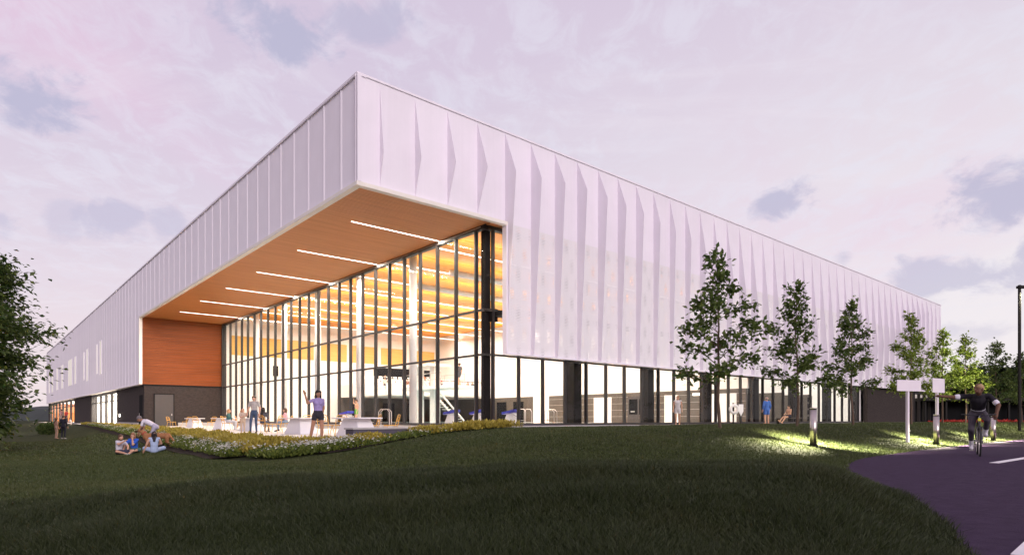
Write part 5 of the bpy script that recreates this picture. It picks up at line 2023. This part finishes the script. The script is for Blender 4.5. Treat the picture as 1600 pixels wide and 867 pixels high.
# lawn group on the left
def lawn(px, d):
    p_ = atd(px, d)
    return (p_.x, p_.y, gz(p_))
person('girl in white shirt with long brown hair sitting leftmost on the lawn', lawn(187, 21.6), 340, 1.42, J(FLOOR, eR=(.22, .22, .46), wR=(.12, .40, .58)), SKIN_L, (.55, .53, .60), (.05, .05, .085), (.4, .4, .42), (.10, .055, .035), sleeve=.3, leg=.3, hstyle='long', voxel=.012, fem=False)
person('girl in blue shirt resting her chin on her hand on the lawn', lawn(209, 22.4), 275, 1.5, J(FLOOR, eL=(-.10, .28, .38), wL=(-.03, .16, .60), eR=(.26, .16, .34), wR=(.22, .34, .16)), SKIN_L, (.03, .10, .48), (.05, .12, .12), (.4, .4, .42), (.22, .10, .055), sleeve=.35, leg=.5, hstyle='long', voxel=.012)
person('girl in pale blue sundress seen from behind on the lawn', lawn(241, 21.2), 120, 1.45, J(FLOOR, eL=(-.26, .05, .34), wL=(-.34, .16, .12)), SKIN_L, (.34, .42, .60), (.34, .42, .60), (.3, .2, .15), (.022, .017, .02), sleeve=.0, leg=.45, hstyle='long', voxel=.012, dress=True)
person('grey haired woman in white T-shirt bending over the dog', lawn(236, 24.8), 195, 1.62,
       J(STAND, pel=(0, -.16, .92), waist=(0, -.03, 1.02), chest=(0, .17, 1.12), neck=(0, .32, 1.19), chin=(0, .42, 1.20), crown=(0, .46, 1.28),
         sR=(.17, .28, 1.14), eR=(.20, .32, .87), wR=(.14, .42, .66), sL=(-.17, .28, 1.14), eL=(-.20, .33, .87), wL=(-.12, .44, .68), hR=(.09, -.14, .88), hL=(-.09, -.14, .88), kR=(.10, .02, .49), kL=(-.10, .0, .49), aR=(.10, -.08, .085), aL=(-.1, -.1, .085), tR=(.11, .08, .035), tL=(-.11, .06, .035)),
       SKIN_M, (.58, .56, .64), (.36, .34, .44), (.3, .28, .3), (.16, .14, .15), sleeve=.3, hstyle='short', voxel=.012, fem=True)
# dog
lz = lawn(245, 23.6)
dg_ = thing('dog', 'tan German shepherd type dog standing behind the girls on the lawn', 'dog', lz, va + R(186) - R(90))
def dseg(p_, q_, r0, r1, a=0, b=None, sp=1.1, side=None, ratio=1.0):
    return (p_, q_, r0, r1, side, ratio, a, a if b is None else b, sp)
ds = [dseg((0, .20, .50), (0, .38, .50), .145, .13, 0, None, 1.1, (1, 0, 0), .82), dseg((0, .20, .51), (0, -.14, .54), .14, .112, 1, 0, .0, (1, 0, 0), .85), dseg((0, -.14, .54), (0, -.40, .53), .112, .115, 0, None, 1.1, (1, 0, 0), .85),
      dseg((0, .38, .54), (0, .54, .70), .105, .08), dseg((0, .55, .72), (0, .61, .745), .078, .07), dseg((0, .62, .73), (0, .77, .69), .045, .032, 0, 2, .35),
      dseg((.045, .54, .77), (.06, .535, .87), .03, .012, 2), dseg((-.045, .54, .77), (-.06, .535, .87), .03, .012, 2),
      dseg((0, -.50, .52), (0, -.62, .33), .035, .04, 0), dseg((0, -.62, .33), (0, -.66, .18), .04, .02, 2)]
for sx_ in (-.085, .085):
    ds += [dseg((sx_, .33, .45), (sx_, .31, .27), .062, .038), dseg((sx_, .31, .27), (sx_, .33, .06), .032, .026), dseg((sx_, .33, .04), (sx_, .39, .03), .032, .026)]
    q_ = .04 if sx_ > 0 else -.08
    ds += [dseg((sx_, -.40, .48), (sx_, -.34 + q_, .32), .088, .05), dseg((sx_, -.34 + q_, .31), (sx_, -.50 + q_, .19), .045, .028), dseg((sx_, -.50 + q_, .19), (sx_, -.47 + q_, .05), .027, .025), dseg((sx_, -.47 + q_, .04), (sx_, -.40 + q_, .03), .03, .025)]
link('body', fuse(ds, [cm('tan_fur', (.30, .14, .065), .9, .4), cm('saddle_fur', (.20, .09, .045), .9, .4), cm('dark_fur', (.05, .03, .025), .9, .4)], .012, 'body'), dg_)
m_ = MB()
m_.torus((0, .455, .625), (0, .72, .70), .098, .014, 20, 6)
m_.build('collar', cm('red_collar', (.4, .03, .04), .5), dg_, True)

# far group near the wing storefront
person('person in dark suit seen from behind on the far lawn', lawn(99, 46), 95, 1.78, STAND, SKIN_L, (.022, .022, .035), (.022, .022, .035), (.4, .4, .42), (.10, .06, .04), sleeve=1.0, voxel=.02)
p = at(88, 675, -.35)
person('woman in tan clothes at the far end of the flower bed', (p.x, p.y, gz(p)), 60, 1.66, STAND, SKIN_L, (.34, .20, .15), (.38, .25, .19), (.3, .2, .15), (.10, .05, .03), sleeve=.9, hstyle='long', voxel=.02)
for px, d, zz, lab, top_, bot_, yw in ((95.5, 62, 0, 'person in pink standing between the far flower bed and the storefront', (.5, .25, .25), (.4, .3, .28), 200),
                                       (103.5, 66, 0, 'person in red top beside the far storefront', (.5, .06, .05), (.06, .05, .06), 250),
                                       (110, 70, 0, 'person in white sitting low before the far storefront', (.7, .62, .58), (.5, .42, .4), 230)):
    p = atd(px, d)
    person(lab, (p.x, p.y, 0), yw, 1.68 if px != 110 else 1.6, STAND if px != 110 else FLOOR, SKIN_L, top_, bot_, (.1, .08, .08), (.06, .035, .025), sleeve=.3, voxel=.022)

# people inside the glass
def inside(px, d, yaw, label, JJ=STAND, z=None, **kw):
    p_ = atd(px, d)
    return person(label, (p_.x, p_.y, FZ if z is None else z), yaw, kw.pop('H', 1.7), JJ, **kw)
inside(1059, 36.0, 250, 'woman wrapped in a white towel standing behind the glass', skin=SKIN_T, top=(.72, .70, .68), bottom=(.72, .70, .68), shoe=SKIN_T, hair=(.35, .2, .1), sleeve=0, leg=.25, dress=True, hstyle='pony', voxel=.016)
inside(1198, 41.5, 95, 'swimmer with blue cap draped in a blue towel behind the glass', skin=SKIN_L, top=(.06, .14, .42), bottom=(.06, .14, .42), shoe=SKIN_L, hair=(.06, .25, .40), sleeve=.9, leg=.3, dress=True, bulk=1.15, voxel=.016, H=1.82)
BENCH = MB()
p = atd(1231, 43.5)
bn = thing('bench', 'low dark bench behind the glass under the seated swimmer', 'bench', (p.x, p.y, FZ), va)
MB().box(-.9, .9, -.2, .2, .40, .46).build('seat', M['tile'], bn)
for x_ in (-.7, .7):
    MB().box(x_ - .04, x_ + .04, -.15, .15, 0, .399).build('leg', M['steel'], bn)
inside(1233, 43.3, 200, 'bare chested swimmer sitting with legs stretched out behind the glass', JJ=J(SIT, aR=(.1, .75, .2), aL=(-.1, .72, .12), kR=(.1, .42, .5), kL=(-.1, .42, .48), tR=(.1, .85, .28), tL=(-.1, .85, .18)), skin=SKIN_T, top=SKIN_T, bottom=(.03, .03, .05), shoe=SKIN_T, hair=(.06, .04, .03), sleeve=0, leg=.2, voxel=.016)
inside(557, 39.5, 215, 'swimmer in green trunks behind the tables near the pool', skin=SKIN_T, top=SKIN_T, bottom=(.15, .45, .08), shoe=SKIN_T, hair=(.1, .05, .03), sleeve=0, leg=.2, voxel=.02, H=1.6,
       JJ=J(STAND, eR=(.30, .1, 1.45), wR=(.12, .15, 1.66)))
o = dt.location
person('diver leaning on the diving tower platform behind the glass', (o.x + .2, o.y - 1.2, FZ + 2.955), 140, 1.75, J(STAND, kR=(.12, .2, .55), aR=(.12, .02, .085)), SKIN_T, (.10, .10, .11), (.10, .10, .11), SKIN_T, (.05, .03, .02), sleeve=.3, leg=.3, voxel=.018)
SPEC = [(20.9, 0, 'spectator in a white top at the left end of the balcony', (.6, .5, .45)), (21.9, 1, 'spectator in a dark top in the second balcony row from the left end', (.05, .05, .06)), (23.7, 0, 'spectator in a brown top left of the diving tower', (.25, .12, .08)),
        (25.4, 1, 'spectator in a peach top behind the diving platform', (.6, .35, .25)), (26.6, 0, 'spectator in a grey shirt in the front row of the balcony', (.16, .16, .19)), (27.9, 2, 'spectator in an orange top in the top row of the balcony', (.55, .2, .06)),
        (29.1, 1, 'spectator in a bright red top in the middle of the balcony', (.65, .07, .04)), (30.4, 0, 'spectator in a tan top by the corner column', (.4, .28, .2)), (31.8, 0, 'spectator in a pale red top right of the corner column', (.55, .25, .2)), (32.5, 0, 'spectator in a black shirt right of the corner column', (.04, .045, .05))]
for x_, row, lab, c_ in SPEC:
    person(lab, (x_, 34.9 + row * 1.7, 3.75 + row * .42), 0, 1.68, SIT, SKIN_T, c_, (.06, .06, .08), (.05, .05, .05), (.06, .035, .025), sleeve=.35, voxel=.03, group='spectators on the balcony', rotz=math.pi)

# ---- cyclist
pf = at(1531, 713, PATH_Z)
tocam = (CAM.xy - pf).normalized()
fdir = Vector((tocam.x + RT.x * 0.06, tocam.y + RT.y * 0.06)).normalized()
byaw = math.atan2(fdir.y, fdir.x) - math.pi / 2
bl = (pf.x - fdir.x * 0.52, pf.y - fdir.y * 0.52, PATH_Z + 0.005)
bk = thing('bicycle', 'black bicycle coming towards the camera under the cyclist', 'bicycle', bl, byaw)
WR = .345
for y_ in (.52, -.52):
    wh = MB().torus((0, y_, WR), (1, 0, 0), WR - .032, .012, 40, 8).build('wheel', M['chrome'], bk, True)
    MB().torus((0, y_, WR), (1, 0, 0), WR - .019, .021, 40, 8).build('tyre', M['rubber'], wh, True)
    m_ = MB()
    for j in range(18):
        a_ = 2 * math.pi * j / 18
        m_.tube((.02 * (-1) ** j, y_, WR), (0, y_ + math.cos(a_) * (WR - .03), WR + math.sin(a_) * (WR - .03)), .0022, .0022, 4)
    m_.tube((-.05, y_, WR), (.05, y_, WR), .022, .022, 10)
    m_.build('spokes', M['chrome'], wh)
m_ = MB()
BBp, ST, HT, HB = (0, -.08, .29), (0, -.24, .84), (0, .34, .86), (0, .38, .72)
for a_, b2, r_ in ((BBp, ST, .018), (ST, HT, .018), (BBp, HB, .021), (HT, HB, .022)):
    m_.tube(a_, b2, r_, r_, 10)
for s_ in (-.055, .055):
    m_.tube((s_ * .4, -.09, .29), (s_, -.52, WR), .011)
    m_.tube((s_ * .4, -.23, .80), (s_, -.52, WR), .009)
m_.build('frame', M['bikeframe'], bk)
m_ = MB()
for s_ in (-.05, .05):
    m_.tube((s_, .40, .68), (s_, .52, WR), .016, .011)
m_.tube((-.06, .395, .69), (.06, .395, .69), .02)
m_.tube((0, .34, .86), (0, .32, .97), .014)
m_.build('fork', M['bikeframe'], bk)
hb = MB().path([(-.34, .24, 1.0), (-.1, .34, .98), (.1, .34, .98), (.34, .24, 1.0)], .013, 8).build('handlebar', M['bikeframe'], bk)
for s_ in (-1, 1):
    MB().tube((s_ * .35, .235, 1.001), (s_ * .24, .285, .992), .018, .018, 8).build('grip', M['rubber'], hb)
MB().box(-.03, .03, .375, .40, .84, .91).build('headlight', M['hivis'], bk, False, .006)
m_ = MB()
m_.add([(-.07, -.40, .96), (.07, -.40, .96), (.02, -.13, .955), (-.02, -.13, .955), (-.06, -.40, .91), (.06, -.40, .91), (.015, -.14, .925), (-.015, -.14, .925)], [(0, 1, 2, 3), (7, 6, 5, 4), (0, 4, 5, 1), (1, 5, 6, 2), (2, 6, 7, 3), (3, 7, 4, 0)])
m_.tube((0, -.26, .92), (0, -.24, .82), .014)
m_.build('saddle', M['rubber'], bk, False, .01)
m_ = MB()
m_.torus((.05, -.08, .29), (1, 0, 0), .09, .008, 24, 6)
m_.tube((.07, -.08, .29), (.085, -.10, .12), .012)
m_.tube((-.07, -.08, .29), (-.085, -.05, .455), .012)
m_.box(.085, .175, -.15, -.05, .105, .125)
m_.box(-.175, -.085, -.10, 0.0, .445, .465)
m_.build('crank', M['chrome'], bk)
person('cyclist in black T-shirt and grey tights pointing to one side with his arm', (bl[0], bl[1], bl[2]), 0, 1.80,
       {n_: tuple(c / (1.80 / 1.70) for c in v_) for n_, v_ in dict(pel=(0, -.24, 1.05), waist=(0, -.18, 1.17), chest=(0, -.03, 1.36), neck=(0, .07, 1.50), chin=(.0, .17, 1.555), crown=(.0, .15, 1.655),
        sR=(.21, .0, 1.45), eR=(.50, .10, 1.43), wR=(.74, .16, 1.455), sL=(-.21, .0, 1.45), eL=(-.38, .14, 1.22), wL=(-.335, .215, 1.03),
        hR=(.10, -.22, 1.0), kR=(.15, .13, .62), aR=(.135, -.14, .215), tR=(.14, -.0, .165), hL=(-.10, -.22, 1.0), kL=(-.16, .22, .86), aL=(-.135, -.10, .53), tL=(-.15, .05, .50)).items()},
       SKIN_D, (.018, .016, .022), (.055, .047, .062), (.62, .60, .66), (.34, .22, .12), sleeve=.40, leg=.80, hstyle='short', voxel=.010, hands=True, cuff=(.65, .63, .70), hem=(.45, .44, .50), hturn=.75, rotz=byaw, sock=(.66, .64, .7), bulk=1.08)
